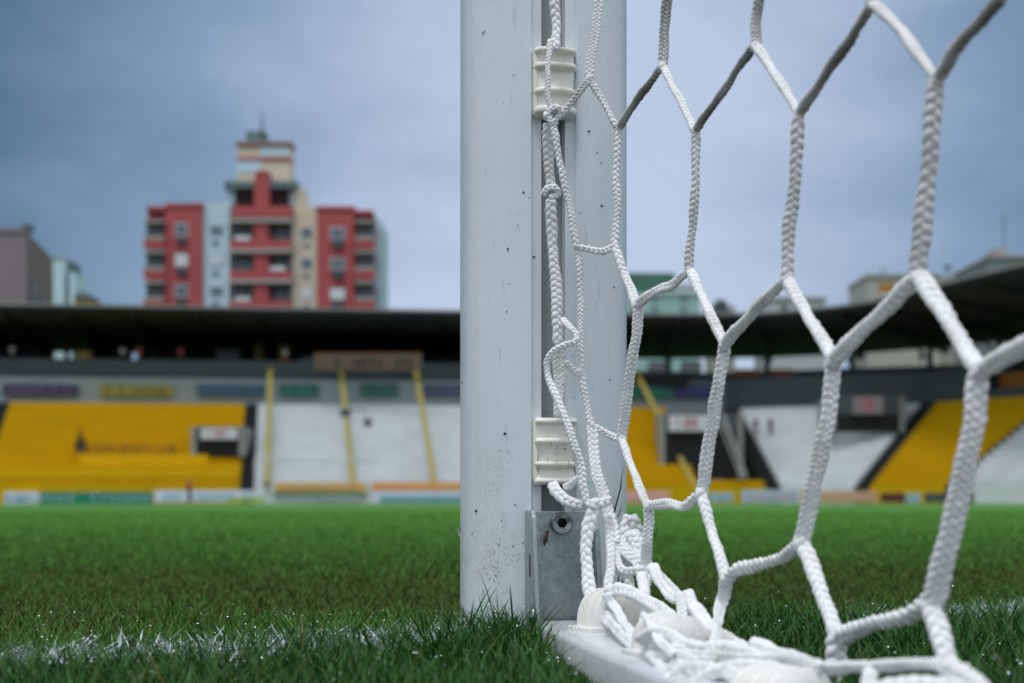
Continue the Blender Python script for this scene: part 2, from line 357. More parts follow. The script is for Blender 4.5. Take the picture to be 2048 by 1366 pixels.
def board(name, x0, x1, y0, y1, Y, col, label, cat, group, mk=None, mkc=None, feet=True, band=None, slant=0):
    c = P((x0 + x1) / 2, y1, Y); t = empty(name, c, slant); tag(t, label, cat, group)
    m = mat(name + '_face', tuple(min(.9, c * 1.3) for c in col), 0.5, var=.08, vscale=1.5)
    def part(mb, nm, mm, par=None):
        mb.v = [tuple(Vector(v) - c) for v in mb.v]; return mb.build(nm, mm, par or t)
    p = part(pbox(MB(), x0, y0, x1, y1, Y, .12), 'panel', m)
    if band:
        for (bx0, bx1, by0, by1, bc) in band: part(pbox(MB(), bx0, by0, bx1, by1, Y - .03, .03), 'printed_band', mat('band', bc, .5))
    if mk:
        part(marks(MB(), x0 + (x1 - x0) * .08, x1 - (x1 - x0) * .08, y0 + (y1 - y0) * .25, y1 - (y1 - y0) * .25, Y - .06, mk[0], mk[1]), 'lettering', mat('print', mkc, .6))
    if feet:
        f = MB()
        for q in (.1, .5, .9):
            xx = x0 + (x1 - x0) * q; pbox(f, xx - 1, y0 + 3, xx + 1, y1 + 1, Y + .12, .5)
        part(f, 'support', M['beam_dark'])
    return t
G1 = 'advertising boards along the edge of the pitch'
board('advertising_board', -60, 78, 984, 1008, 112, (.55, .55, .75), 'lavender white board before the yellow terrace, next to the green board', 'advertising board', G1, (12, 1), (.12, .30, .45))
gb = board('advertising_board', 81, 305, 984, 1008, 112, (.0, .16, .10), 'green board with pale blue lettering in front of the yellow terrace', 'advertising board', G1)
pale = mat('pale_blue_lettering', (.35, .60, .70), .6)
text('lettering', 'Unimed', .98, Vector((-4.0, -.08, .50)), pale, gb, sx=1.45); text('lettering', 'Criciúma', .98, Vector((1.9, -.08, .50)), pale, gb, sx=1.35)
board('advertising_board', 309, 530, 981, 1004, 112, (.52, .55, .80), 'lavender board with a lime patch behind the person in red', 'advertising board', G1, (14, 3), (.25, .45, .62), band=[(456, 528, 994, 1005, (.45, .55, .10))])
board('advertising_board', 548, 734, 984, 1004, 112, (.23, .25, .25), 'grey and green board standing below the long orange board', 'advertising board', G1, (16, 4), (.45, .5, .5), band=[(548, 734, 984, 989, (.04, .16, .06))])
board('advertising_board', 745, 1000, 983, 1005, 112, (.50, .52, .75), 'white board with a teal band beside the goal post', 'advertising board', G1, (14, 5), (.25, .5, .65), band=[(760, 1000, 994, 1005, (.05, .30, .33))])
board('advertising_board', 545, 732, 965, 983, 114.5, (.72, .36, .12), 'orange board with pale ends mounted above the grey board', 'advertising board', G1, (22, 6), (.75, .50, .20), feet=False)
board('advertising_board', 745, 1000, 964, 982, 114.5, (.66, .28, .09), 'orange board mounted above the teal banded board', 'advertising board', G1, (24, 7), (.80, .55, .25), feet=False)
board('advertising_board', 1200, 1340, 982, 1005, 112, (.62, .28, .25), 'pink and orange board beside the goal post under the yellow steps', 'advertising board', G1, (10, 8), (.75, .5, .6))
board('advertising_board', 1415, 1466, 986, 1004, 112, (.28, .42, .52), 'small blue grey board under the tunnel steps', 'advertising board', G1, (6, 9), (.12, .2, .3))
board('advertising_board', 1484, 1598, 980, 1006, 113, (.36, .45, .56), 'pale blue board with a faint red emblem at the foot of the black aisle', 'advertising board', G1, (10, 10), (.55, .35, .42))
board('advertising_board', 1603, 1755, 982, 1006, 112, (.52, .29, .18), 'peach board below the white corner terrace', 'advertising board', G1, (14, 11), (.65, .5, .4))
board('advertising_board', 1762, 1810, 986, 1005, 110, (.10, .02, .02), 'dark maroon board below the yellow corner terrace', 'advertising board', G1)
board('advertising_board', 1812, 1842, 987, 1006, 108, (.28, .40, .46), 'small pale box shaped board below the yellow corner terrace', 'advertising board', G1)
board('advertising_board', 1850, 2004, 986, 1005, 106, (.03, .05, .055), 'long black board at the foot of the white touchline terrace', 'advertising board', G1, (12, 12), (.12, .16, .18))
board('advertising_board', 2008, 2100, 984, 1006, 103, (.03, .20, .14), 'teal green board beyond the black board in the corner', 'advertising board', G1, (8, 13), (.15, .4, .38))
G2 = 'banners hung on the wall above the terraces'
for x0, x1, col, mc, lab, sd_ in ((8, 155, (.035, .02, .07), (.16, .10, .20), 'dark purple banner at the end of the white wall', 21), (200, 345, (.22, .19, .03), (.10, .09, .03), 'olive yellow banner on the white wall', 22),
        (395, 528, (.03, .07, .11), (.05, .14, .28), 'dark blue banner above the black aisle', 23), (560, 636, (.0, .075, .055), (.08, .25, .20), 'short green banner between the first two yellow rails', 24),
        (722, 796, (.0, .065, .05), (.08, .22, .18), 'short green banner between the last two yellow rails', 25), (846, 1000, (.04, .05, .10), (.10, .11, .18), 'navy banner running behind the goal post', 26),
        (1200, 1346, (.0, .10, .07), (.03, .2, .15), 'green banner seen through the net beside the post', 27), (1348, 1442, (.02, .02, .10), (.08, .08, .25), 'navy banner seen through the net above the tunnel sign', 28)):
    board('wall_banner', x0, x1, 769, 792 if x0 < 1100 else 797, Ywall((x0 + x1) / 2) - .3, col, lab, 'banner', G2, (9, sd_), mc, feet=False, slant=.119)
ob = board('hanging_banner', 628, 843, 706, 740, 124.6, (.085, .06, .038), 'brown orange banner with dark letters hanging under the roof', 'banner', None, (15, 31), (.01, .01, .012), feet=False,
      band=[(628, 843, 706, 708, (.22, .07, .02)), (628, 843, 738, 740, (.12, .05, .01))])
# lettering and crest on the yellow terrace
tl = P(255, 899, Yterr(266, 914) - .5); z = tl.z
letm = mat('worn_brown_lettering', (.16, .07, .03), .8)
ts = empty('terrace_sign', tl); tag(ts, 'row of worn brown letters standing on the yellow terrace', 'sign')
text('lettering', 'CRICIUMA ESPORTE CLUBE', 1.12, Vector((0, 0, 0)), letm, ts, sx=.58, rz=.12, ext=.06)
cp = P(161, 892, Yterr(161, 914) - .5)
cr_ = [(-.55, -.5), (-.55, .1), (-.35, .55), (-.18, .75), (-.1, 1.25), (0, 1.5), (.1, 1.2), (.18, .7), (.5, .45), (.55, -.1), (.3, -.45)]
tag(MB().prism([Vector((x * .9, 0, zz)) for x, zz in cr_], (0, .1, 0)).build('terrace_emblem', mat('dark_emblem', (.06, .035, .01), .8)), 'dark pointed emblem at the start of the brown letters', 'emblem').location = cp
# loudspeakers hung before the white terrace
for i, (x, y, ww, lab) in enumerate(((690, 826, 12, 'small dark loudspeaker fixed to the yellow rail on the white terrace'), (735, 846, 9, 'small dark floodlamp hanging below the loudspeaker bracket'))):
    t = empty('loudspeaker' if i == 0 else 'floodlamp', P(x, y, 117)); tag(t, lab, 'loudspeaker' if i == 0 else 'lamp')
    c = t.location.copy()
    mb = MB().prism([P(x - ww, y - 7, 117), P(x + ww, y - 7, 117), P(x + ww * .7, y + 7, 117), P(x - ww * .7, y + 7, 117)], (0, .5, 0)); mb.v = [tuple(Vector(v) - c) for v in mb.v]
    mb.build('housing', M['grey_wall'], t, bevel=.05)
    mb = MB().bar(P(x, y - 7, 117.2), P(x + (45 if i == 0 else 0), y - (5 if i == 0 else 16), 117.2), .06, 6); mb.v = [tuple(Vector(v) - c) for v in mb.v]
    mb.build('bracket', M['grey_wall'], t)
# ------------------------------------------------------------------ people
skin_m = mat('skin', (.42, .24, .17), .6); hair_m = mat('dark_hair', (.02, .015, .012), .8)
def skinned(name, pts, edges, rad, m, parent, root=0):
    me = bpy.data.meshes.new(name); me.from_pydata([tuple(p) for p in pts], edges, []); o = link(name, me, m, parent)
    s = o.modifiers.new('skin', 'SKIN'); s.use_smooth_shade = True
    for i, r in enumerate(rad): o.data.skin_vertices[0].data[i].radius = (r if isinstance(r, tuple) else (r, r))
    o.data.skin_vertices[0].data[root].use_root = True
    o.modifiers.new('sub', 'SUBSURF').levels = 1; o.modifiers['sub'].render_levels = 1
    return o
def person(loc, shirt, pants, label, rz=0, stride=.12, group='people around the ground'):
    p = empty('person', loc, rz); tag(p, label, 'person', group)
    J = dict(pel=(0, 0, .95), wa=(0, 0, 1.12), ch=(0, 0, 1.35), nk=(0, 0, 1.49), hd=(0, -.01, 1.60), tp=(0, -.01, 1.70))
    pts = [J['pel'], J['wa'], J['ch'], J['nk'], J['hd'], J['tp']]; ed = [(0, 1), (1, 2), (2, 3), (3, 4), (4, 5)]; rad = [(.14, .10), (.13, .09), (.155, .105), .052, (.078, .095), .06]
    for s in (-1, 1):
        b = len(pts); st = stride * s
        pts += [(s * .17, 0, 1.42), (s * .22, .0, 1.16), (s * .20, -.06 - st * .6, .92), (s * .20, -.09 - st * .6, .84)]; ed += [(2, b), (b, b + 1), (b + 1, b + 2), (b + 2, b + 3)]; rad += [.052, .042, .032, .035]
        b = len(pts); pts += [(s * .09, 0, .86), (s * .10, st * .7 - .02, .48), (s * .10, st, .08), (s * .10, st - .13, .04)]; ed += [(0, b), (b, b + 1), (b + 1, b + 2), (b + 2, b + 3)]; rad += [.082, .058, .04, .035]
    skinned('body', pts, ed, rad, skin_m, p)
    q = [(0, 0, .93), (0, 0, 1.12), (0, 0, 1.36), (0, 0, 1.44)]; e2 = [(0, 1), (1, 2), (2, 3)]; r2 = [(.155, .115), (.15, .105), (.17, .12), (.09, .08)]
    for s in (-1, 1):
        b = len(q); q += [(s * .175, 0, 1.41), (s * .222, 0, 1.17)]; e2 += [(2, b), (b, b + 1)]; r2 += [.066, .058]
    skinned('shirt', q, e2, r2, shirt, p, 1)
    q = [(0, 0, .99), (0, 0, .92)]; e2 = [(0, 1)]; r2 = [(.15, .112), (.15, .112)]
    for s in (-1, 1):
        b = len(q); st = stride * s; q += [(s * .09, 0, .84), (s * .10, st * .7 - .02, .48), (s * .10, st, .12)]; e2 += [(1, b), (b, b + 1), (b + 1, b + 2)]; r2 += [.095, .07, .055]
    skinned('trousers', q, e2, r2, pants, p, 1)
    skinned('hair', [(0, .015, 1.62), (0, .01, 1.70)], [(0, 1)], [(.082, .098), (.066, .08)], hair_m, p)
    f = MB(); f.bar((0, -.10, 1.60), (0, -.125, 1.575), .012, 6, .016)
    for s in (-1, 1): f.bar((s * .03, -.095, 1.625), (s * .03, -.102, 1.625), .009, 6)
    f.build('face', skin_m, p)
    return p
cl = lambda n, c: mat(n, c, .8)
red_c, navy_c, white_c, dark_c = cl('red_cloth', (.50, .015, .012)), cl('navy_cloth', (.03, .012, .025)), cl('white_cloth', (.65, .65, .62)), cl('dark_cloth', (.02, .024, .028))
pink_c = cl('pink_cloth', (.5, .04, .06))
person(Vector(((378 - 1024) / F * 108, 108, 0)), red_c, navy_c, 'person in red walking past the lavender board', 1.2, .2).scale = (1.25, 1.25, 1.1)
def stander(px, sh, pn, lab):
    Y = 131.6; x = (px - 1024) / F * Y; person(Vector((x, Ywall(px) + 2.2, 12.42)), sh, pn, lab, 0, .05)
for a in ((303, red_c, dark_c, 'spectator in dull red on the promenade behind the parapet, beside a pale one'), (381, pink_c, dark_c, 'spectator in bright pink on the promenade above the dark blue banner'),
          (272, white_c, dark_c, 'spectator in white on the promenade above the olive banner'), (580, white_c, red_c, 'spectator in white at the end of the hanging banner'),
          (66, white_c, dark_c, 'spectator in pale clothes above the dark purple banner')): stander(*a)
for px, lab in ((1511, 'person in dark clothes standing nearer the tunnel on the white corner terrace'), (1541, 'person in dark clothes standing farther from the tunnel on the white corner terrace')):
    Y = 125.8; person(Vector(((px - 1024) / F * Y, Y, H + (HY - 872) / F * Y)), dark_c, dark_c, lab, 0, .03)
# promenade kiosks; the ochre one stands in for a building seen through the gap
kio = mat('kiosk_light_grey', (.35, .38, .40), .6); kiy = mat('ochre_stand_in', (.80, .55, .16), .6)
for x0, x1, y0, y1, m, lab in ((152, 180, 702, 730, kiy, 'yellow ochre block under the roof standing in for a building beyond'),
        (432, 478, 700, 722, mat('kiosk_dull', (.12, .13, .14), .7), 'dull grey kiosk above the dark blue banner'), (508, 526, 688, 724, mat('kiosk_dark_yellow', (.14, .10, .01), .7), 'dark yellow kiosk pillar by the start of the orange banner'), (556, 578, 688, 724, mat('kiosk_dark_yellow', (.14, .10, .01), .7), 'dark yellow kiosk pillar beside the white spectator'), (602, 636, 716, 732, mat('kiosk_white', (.4, .4, .4), .7), 'low white stall under the start of the orange banner')):
    Y = Ywall(x0) + 9; c = P((x0 + x1) / 2, y1, Y); t = empty('kiosk', c); tag(t, lab, 'kiosk', 'kiosks on the promenade under the roof')
    mb = pbox(MB(), x0, y0, x1, y1 + 26, Y, 1.2); mb.v = [tuple(Vector(v) - c) for v in mb.v]; mb.build('cabin', m, t)
    mb = pbox(MB(), x0 - 2, y0 - 3, x1 + 2, y0, Y - .4, 1.9); mb.v = [tuple(Vector(v) - c) for v in mb.v]; mb.build('awning', M['grey_wall'], t)
# ------------------------------------------------------------------ buildings behind
bred = mat('brick_red_render', (.44, .085, .09), .8, var=.08, vscale=.3); bred2 = mat('deep_red_render', (.33, .062, .068), .8, var=.08, vscale=.3)
bblue = mat('pale_blue_render', (.54, .70, .80), .8, var=.06, vscale=.3); bcream = mat('cream_render', (.70, .60, .47), .8, var=.06, vscale=.3)
bgrey = mat('grey_slab', (.42, .39, .36), .8); glass = mat('dark_window_glass', (.10, .14, .17), .15, var=.2); blind = mat('white_blind', (.80, .82, .84), .6)
frame_m = mat('grey_window_frame', (.50, .58, .64), .5); dull_m = mat('teal_roofing', (.12, .19, .20), .7)
class Bld:
    def __init__(s, name, label, px, Y, cat='building', group=None):
        s.c = Vector(((px - 1024) / F * Y, Y, 0)); s.e = empty(name, s.c); tag(s.e, label, cat, group); s.Y = Y
    def mb(s, mb, name, m, parent=None):
        mb.v = [tuple(Vector(v) - s.c) for v in mb.v]; return mb.build(name, m, parent or s.e)
    def b(s, x0, y0, x1, y1, name, m, dy=0.0, d=1.0, parent=None):
        return s.mb(pbox(MB(), x0, y0, x1, y1, s.Y + dy, d), name, m, parent)
    def win(s, x0, y0, x1, y1, dy=-.08, lit=False, sill=True):
        f = s.b(x0, y0, x1, y1, 'window', frame_m, dy, .12)
        k = (x1 - x0) * .1; s.b(x0 + k, y0 + k, (x0 + x1) / 2 - k * .3, y1 - k, 'pane', blind if lit else glass, dy - .02, .05, f)
        s.b((x0 + x1) / 2 + k * .3, y0 + k, x1 - k, y1 - k, 'pane', blind if lit else glass, dy - .02, .05, f)
        return f
B = Bld('apartment_building', 'red, cream and pale blue apartment block with stepped top rising behind the stand', 524, 152)
GY = 1003
B.b(330, 412, 403, GY, 'wall', bred, 0, 14); B.b(295, 418, 331, GY, 'wall', bred2, .9, 12)
B.b(403, 406, 459, GY, 'wall', bblue, .6, 13); B.b(459, 440, 584, GY, 'wall', bred2, 2.0, 11)
B.b(584, 414, 634, GY, 'wall', bcream, .6, 13); B.b(634, 418, 708, GY, 'wall', bred, 0, 14); B.b(708, 426, 744, GY, 'wall', bred2, .9, 12)
B.b(744, 440, 762, GY, 'wall', bblue, 2.0, 9)
for x0, x1, y0 in ((333, 405, 406), (295, 331, 412), (634, 708, 412), (708, 744, 420)): B.b(x0 - 2, y0, x1 + 1, y0 + 8, 'parapet', bred, -.15, 14.3)
# tower top
B.b(452, 372, 600, 440, 'wall', bblue, 1.2, 4); B.b(590, 378, 608, 414, 'wall', bcream, .9, 3)
B.b(474, 284, 580, 372, 'wall', bcream, 2.2, 2.6)
B.b(474, 286, 580, 292, 'cornice', bred, 2.0, 3.0); B.b(474, 314, 580, 320, 'cornice', bred, 2.0, 3.0); B.b(520, 293, 579, 313, 'panel', bblue, 2.1, .2); B.b(475, 321, 522, 345, 'panel', bblue, 2.1, .2)
B.b(470, 282, 583, 286, 'roof', bgrey, 1.8, 3.4)
B.b(492, 262, 530, 282, 'water_tank', dull_m, 4, 2.5); B.mb(MB().bar(P(523, 282, 156), P(523, 222, 156), .07, 6).bar(P(527, 282, 156), P(527, 240, 156), .04, 5), 'antenna', M['beam_dark'])
B.b(508, 356, 538, 430, 'pillar', bred, -.2, 4); B.b(511, 341, 536, 357, 'chimney', bred2, 0, 3)
B.b(448, 362, 508, 376, 'roof', dull_m, .2, 5); B.b(538, 362, 594, 376, 'roof', dull_m, .2, 5)
for x0, x1 in ((470, 508), (540, 578)):
    B.b(x0, 380, x1, 412, 'window', mat('dark_maroon_loggia', (.03, .006, .008), .8), .9, .35)
B.b(463, 412, 585, 434, 'balcony_front', bred, -.6, 2.6)
for k in range(3):      # central balconies
    y = 436 + 61 * k
    B.b(459, y, 584, y + 8, 'balcony_slab', bgrey, -.7, 2.7)
    B.b(508, y + 8, 536, y + 50, 'pillar', bred, -.4, 2.4)
    B.b(459, y + 44, 584, y + 62, 'balcony_front', bred, -.6, .25)
    for x0 in (464, 541):
        B.win(x0, y + 10, x0 + 40, y + 43, 1.85)
    B.b(470 + 70 * (k % 2), y + 36, 500 + 70 * (k % 2), y + 44, 'laundry', blind, -.62, .2)
for k in range(3):      # window columns
    y = 446 + 61 * k
    B.win(350, y, 376, y + 26, lit=(k == 1)); B.b(352, y + 30, 372, y + 40, 'air_conditioner', M['grey_wall'], -.5, .5)
    B.win(420, y + 4, 446, y + 24, .5, lit=(k == 1)); B.win(424, y + 34, 438, y + 44, .5)
    B.win(602, y + 8, 624, y + 30, .5, lit=(k == 2)); B.win(604, y + 40, 620, y + 48, .5)
    B.win(660, y + 8, 690, y + 32, lit=(k == 2)); B.b(664, y + 34, 686, y + 48, 'air_conditioner', M['grey_wall'], -.5, .5)
    for x0, x1 in ((287, 328), (710, 750)):
        B.b(x0, y - 6, x1, y - 1, 'balcony_slab', bgrey, -.8, 2); B.b(x0 + 5, y, x1 - 3, y + 28, 'window', glass, .85, .1)
        B.b(x0, y + 26, x1, y + 33, 'balcony_rail', bgrey, -.8, .12); B.b(x0, y + 33, x1, y + 50, 'balcony_front', bred, -.75, .2)
    B.b(750, y + 10, 762, y + 30, 'window', frame_m, 1.9, .2)
# left buildings
B = Bld('apartment_building', 'mauve grey block with a blank front and windows down its receding side', 30, 170)
fr = lambda x, y, Y: P(x, y, Y)
pinkg = mat('mauve_render', (.25, .20, .225), .85, var=.06, vscale=.2)
B.mb(MB().prism([P(-160, 462, 170), P(52, 462, 170), P(52, 1003, 170), P(-160, 1003, 170)], (0, 1, 0)), 'wall', pinkg)
s0, s1 = P(52, 462, 170), P(106, 518, 192); g0, g1 = P(52, 1003, 170), P(106, 1003, 192)
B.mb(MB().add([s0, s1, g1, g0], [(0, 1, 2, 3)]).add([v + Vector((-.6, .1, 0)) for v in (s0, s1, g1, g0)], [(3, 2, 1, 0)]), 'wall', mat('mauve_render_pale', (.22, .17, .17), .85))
def sidept(t, y01): # along receding side, height fraction in pixels
    a = s0.lerp(s1, t); return Vector((a.x, a.y, H + y01))
for t0, t1, z0, z1 in ((.14, .34, 24, 27.0), (.14, .34, 18, 22), (.42, .62, 24, 26.6), (.42, .62, 18, 22), (.7, .88, 23, 25.6), (.7, .88, 18, 22)):
    q = [sidept(t0, z0), sidept(t1, z0), sidept(t1, z1), sidept(t0, z1)]
    B.mb(MB().prism([p + Vector((.02, 0, 0)) for p in q], (.15, -.06, 0)), 'window', mat('dark_brown_glass', (.045, .035, .04), .4))
B.mb(MB().prism([P(-160, 456, 169.8), P(54, 456, 169.8), P(54, 464, 169.8), P(-160, 464, 169.8)], (0, 1.5, 0)), 'parapet', pinkg)
B.b(44, 448, 57, 458, 'chimney', M['grey_wall'], 1, 2)
B = Bld('apartment_building', 'narrow pale blue tower behind the mauve block', 125, 215)
B.b(104, 517, 128, GY, 'wall', bblue, 0, 8); B.b(128, 522, 138, GY, 'wall', dull_m, 1.5, 6); B.b(138, 545, 150, GY, 'wall', bblue, 0.5, 6); B.b(106, 513, 127, 517, 'roof', bgrey, -.2, 8)
for k in range(2): B.b(130, 545 + k * 26, 137, 560 + k * 26, 'window', glass, 1.4, .1)
B = Bld('house', 'small ochre house with a dark hipped roof peeping over the stand', 164, 200)
B.b(149, 594, 180, GY, 'wall', mat('ochre_render', (.40, .30, .08), .8), 0, 8); B.mb(MB().prism([P(147, 595, 199.5), P(182, 595, 199.5), P(170, 584, 203), P(153, 584, 203)], (0, 5, 0)), 'roof', M['grey_wall'])
# green building right of post
B = Bld('apartment_building', 'pale mint apartment block with a green upper storey behind the netting', 1310, 175)
mint = mat('mint_render', (.36, .56, .54), .8, var=.08, vscale=.3); grn = mat('sea_green_roofing', (.07, .20, .15), .7, var=.2, vscale=.3)
B.b(1200, 546, 1350, 585, 'roof', grn, 0, 12); B.b(1200, 585, 1400, GY, 'wall', mint, -.3, 13); B.b(1350, 574, 1396, 586, 'wall', mint, .2, 9); B.b(1350, 570, 1398, 575, 'cornice', bgrey, 0, 9.5)
B.b(1300, 582, 1402, 587, 'cornice', blind, -.6, 1)
for x in (1262, 1300, 1358):
    for y in (592, 612): B.win(x, y, x + 18, y + 11, -.4)
B = Bld('water_tank', 'small grey rooftop water tank showing above the stand beyond the mint block', 1441, 190, 'water tank')
B.mb(MB().bar(P(1441, 640, 190), P(1441, 606, 190), .95, 14).bar(P(1441, 606, 190), P(1441, 598, 190), .95, 14, .2), 'drum', M['grey_wall']); B.b(1420, 612, 1470, GY, 'plinth', bgrey, 1, 5)
B = Bld('apartment_building', 'low white rooftop storey behind the middle of the netting', 1585, 185)
B.b(1530, 598, 1650, GY, 'wall', mat('white_render', (.55, .58, .62), .8), 0, 8); B.b(1526, 594, 1654, 599, 'roof', bgrey, -.3, 8.5); B.win(1560, 606, 1576, 622)
B = Bld('apartment_building', 'cream building with an orange band beneath the corner of the roof', 1790, 180)
B.b(1735, 552, 1880, GY, 'wall', mat('pale_cream_render', (.46, .46, .42), .8), 0, 10); B.b(1758, 566, 1790, 588, 'window', mat('amber_blind', (.45, .22, .05), .7), -.1, .2)
B.b(1757, 588, 1800, 592, 'sill', blind, -.3, .4); B.b(1733, 548, 1882, 553, 'cornice', bgrey, -.3, 10.4); B.win(1800, 566, 1822, 582)
B.mb(MB().bar(P(1766, 548, 182), P(1766, 538, 182), .1, 5).bar(P(1757, 541, 182), P(1776, 538, 182), .06, 5).bar(P(1895, 570, 182), P(1895, 530, 182), .1, 5).bar(P(1888, 535, 182), P(1903, 533, 182), .25, 5), 'antenna', dull_m)
B.b(1850, 553, 1920, GY, 'wall', bgrey, 3, 8)
B = Bld('apartment_building', 'grey block with rooftop plant showing above the highest part of the roof', 2010, 150)
B.b(1978, 514, 2090, GY, 'wall', mat('grey_green_render', (.25, .28, .28), .8), 0, 12); B.b(1994, 496, 2014, 514, 'lift_housing', bgrey, 2, 4); B.b(1976, 511, 2092, 515, 'cornice', bgrey, -.3, 12.5)
for k in range(3): B.win(1984 + 24 * k, 518, 1996 + 24 * k, 528)
B.mb(MB().bar(P(2008, 500, 153), P(2008, 430, 153), .07, 5), 'antenna', dull_m)
# ------------------------------------------------------------------ tree at the far right
def tree(base, hgt, rad, label, seed=3):
    rr_ = random.Random(seed); t = empty('tree', base); tag(t, label, 'tree')
    mb = MB().bar((0, 0, 0), (.2, 0, hgt * .6), .35, 8, .2)
    ends = []
    for k in range(7):
        a = k * .9; e_ = Vector((math.cos(a) * rad * .6, math.sin(a) * rad * .6, hgt * (.62 + .05 * k))); mb.bar((.15, 0, hgt * (.4 + .03 * k)), e_, .13, 6, .04); ends.append(e_)
    mb.build('trunk', mat('bark', (.08, .06, .045), .9), t)
    V = []; Fc = []
    for k in range(3800):
        c = ends[k % 7]; d = Vector((rr_.gauss(0, 1), rr_.gauss(0, 1), rr_.gauss(0, .8))); d = d.normalized() * rad * .45 * rr_.random() ** .4
        p = c + d; a = Vector((rr_.gauss(0, 1), rr_.gauss(0, 1), rr_.gauss(0, 1))).normalized() * .16; b = a.orthogonal().normalized() * .09; n0 = len(V)
        V += [p - a, p - b, p + a, p + b]; Fc.append((n0, n0 + 1, n0 + 2, n0 + 3))
    MB().add(V, Fc).build('crown', mat('leaves', (.04, .11, .03), .6, col2=(.02, .05, .02), vscale=1), t, fix=False)
tree(Vector(((2060 - 1024) / F * 140, 140, 0)), 26, 3.4, 'dark green tree crown rising beside the grey block at the roof corner')
# ================================================================== FOREGROUND: the goal
PC = Vector((0.0222, 1.017, 0)); GA = R(10)      # post centre, rotation of the goal about z
U = Vector((math.cos(GA), math.sin(GA), 0)); V_ = Vector((math.sin(GA), -math.cos(GA), 0)); Zv = Vector((0, 0, 1))
def G(u, v, z): return PC + U * u + V_ * v + Zv * z       # goal frame -> world
def noise_layer(t, scale, lo, hi, detail=2, rough=.5, vec=None, mapping=None):
    n = t.nodes.new('ShaderNodeTexNoise'); n.inputs['Scale'].default_value = scale; n.inputs['Detail'].default_value = detail; n.inputs['Roughness'].default_value = rough
    src = vec
    if mapping:
        mpn = t.nodes.new('ShaderNodeMapping'); mpn.inputs['Scale'].default_value = mapping; t.links.new(vec, mpn.inputs[0]); src = mpn.outputs[0]
    t.links.new(src, n.inputs['Vector'])
    r = t.nodes.new('ShaderNodeMapRange'); r.inputs[1].default_value = lo; r.inputs[2].default_value = hi; t.links.new(n.outputs['Fac'], r.inputs[0]); return r.outputs[0]
def painted(name, col, dirt=1.0, rough=.32, base_z=0.07):
    """white powder coat: faint streaks, specks, mud splashes that thicken near the grass"""
    m = bpy.data.materials.new(name); m.use_nodes = True; t = m.node_tree; b = t.nodes['Principled BSDF']; Lk = t.links.new
    g = t.nodes.new('ShaderNodeNewGeometry'); pos = g.outputs['Position']
    b.inputs['Roughness'].default_value = rough; b.inputs['Coat Weight'].default_value = .25; b.inputs['Coat Roughness'].default_value = .15
    def mix(fac, a, bcol):
        mi = t.nodes.new('ShaderNodeMix'); mi.data_type = 'RGBA'
        Lk(fac, mi.inputs[0]); 
        if isinstance(a, tuple): mi.inputs[6].default_value = (*a, 1)
        else: Lk(a, mi.inputs[6])
        mi.inputs[7].default_value = (*bcol, 1); return mi.outputs[2]
    def mul(a, k):
        q = t.nodes.new('ShaderNodeMath'); q.operation = 'MULTIPLY'; Lk(a, q.inputs[0])
        if isinstance(k, (int, float)): q.inputs[1].default_value = k
        else: Lk(k, q.inputs[1])
        return q.outputs[0]
    c = mix(mul(noise_layer(t, 9, .42, .75, 5, .6, pos), .35 * dirt), col, tuple(x * .80 for x in col))
    c = mix(mul(noise_layer(t, 30, .52, .8, 4, .6, pos, (1, 1, .06)), .30 * dirt), c, (.42, .42, .38))
    sp = t.nodes.new('ShaderNodeSeparateXYZ'); Lk(pos, sp.inputs[0])
    low = t.nodes.new('ShaderNodeMapRange'); low.inputs[1].default_value = .16; low.inputs[2].default_value = -.01; Lk(sp.outputs['Z'], low.inputs[0])
    # specks
    s1 = noise_layer(t, 480, .72, .76, 2, .6, pos); c = mix(mul(s1, .55 * dirt), c, (.04, .035, .025))
    lowk = .95 * min(1, dirt * 1.3)
    s2 = noise_layer(t, 800, .57, .62, 2, .6, pos, (1, 1, .8)); pat = noise_layer(t, 38, .47, .60, 3, .6, pos)
    c = mix(mul(mul(s2, pat), mul(low.outputs[0], lowk)), c, (.06, .05, .03))
    c = mix(mul(mul(noise_layer(t, 55, .5, .7, 4, .7, pos), low.outputs[0]), .45 * min(1, dirt)), c, (.34, .34, .24))
    c = mix(mul(noise_layer(t, 110, .58, .72, 5, .7, pos), .24 * dirt if 'plastic' in name else .10), c, (.26, .22, .14))
    c = mix(mul(noise_layer(t, 200, .66, .70, 2, .5, pos, (1, 1, .15)), .22 * dirt), c, (.30, .33, .34))
    Lk(c, b.inputs['Base Color'])
    n2 = t.nodes.new('ShaderNodeTexNoise'); n2.inputs['Scale'].default_value = 700; Lk(pos, n2.inputs['Vector'])
    bu = t.nodes.new('ShaderNodeBump'); bu.inputs['Strength'].default_value = .06; bu.inputs['Distance'].default_value = .0005; Lk(n2.outputs['Fac'], bu.inputs['Height']); Lk(bu.outputs[0], b.inputs['Normal'])
    return m
M['post'] = painted('white_powder_coat', (.70, .77, .82)); M['clip'] = painted('ivory_plastic', (.90, .88, .80), 1.0, .38)
M['bar_clip'] = painted('white_moulded_nylon', (.86, .86, .82), .35, .38)
M['bar'] = painted('white_bar_paint', (.72, .76, .80), .6)
M['lip'] = painted('white_groove_paint', (.62, .68, .68), 1.0)
M['groove'] = mat('groove_grey', (.24, .28, .29), .5, col2=(.34, .36, .34), vscale=40)
M['dirt'] = mat('dark_dirt', (.03, .024, .015), .9)
goal = empty('football_goal', PC); tag(goal, 'white football goal post with net groove, corner bracket and ground bar standing in the grass', 'goal')
def gp(mb, name, m, smooth=30, parent=goal, **k):
    mb.v = [tuple(Vector(v) - PC) for v in mb.v]; return mb.build(name, m, parent, smooth=smooth, **k)
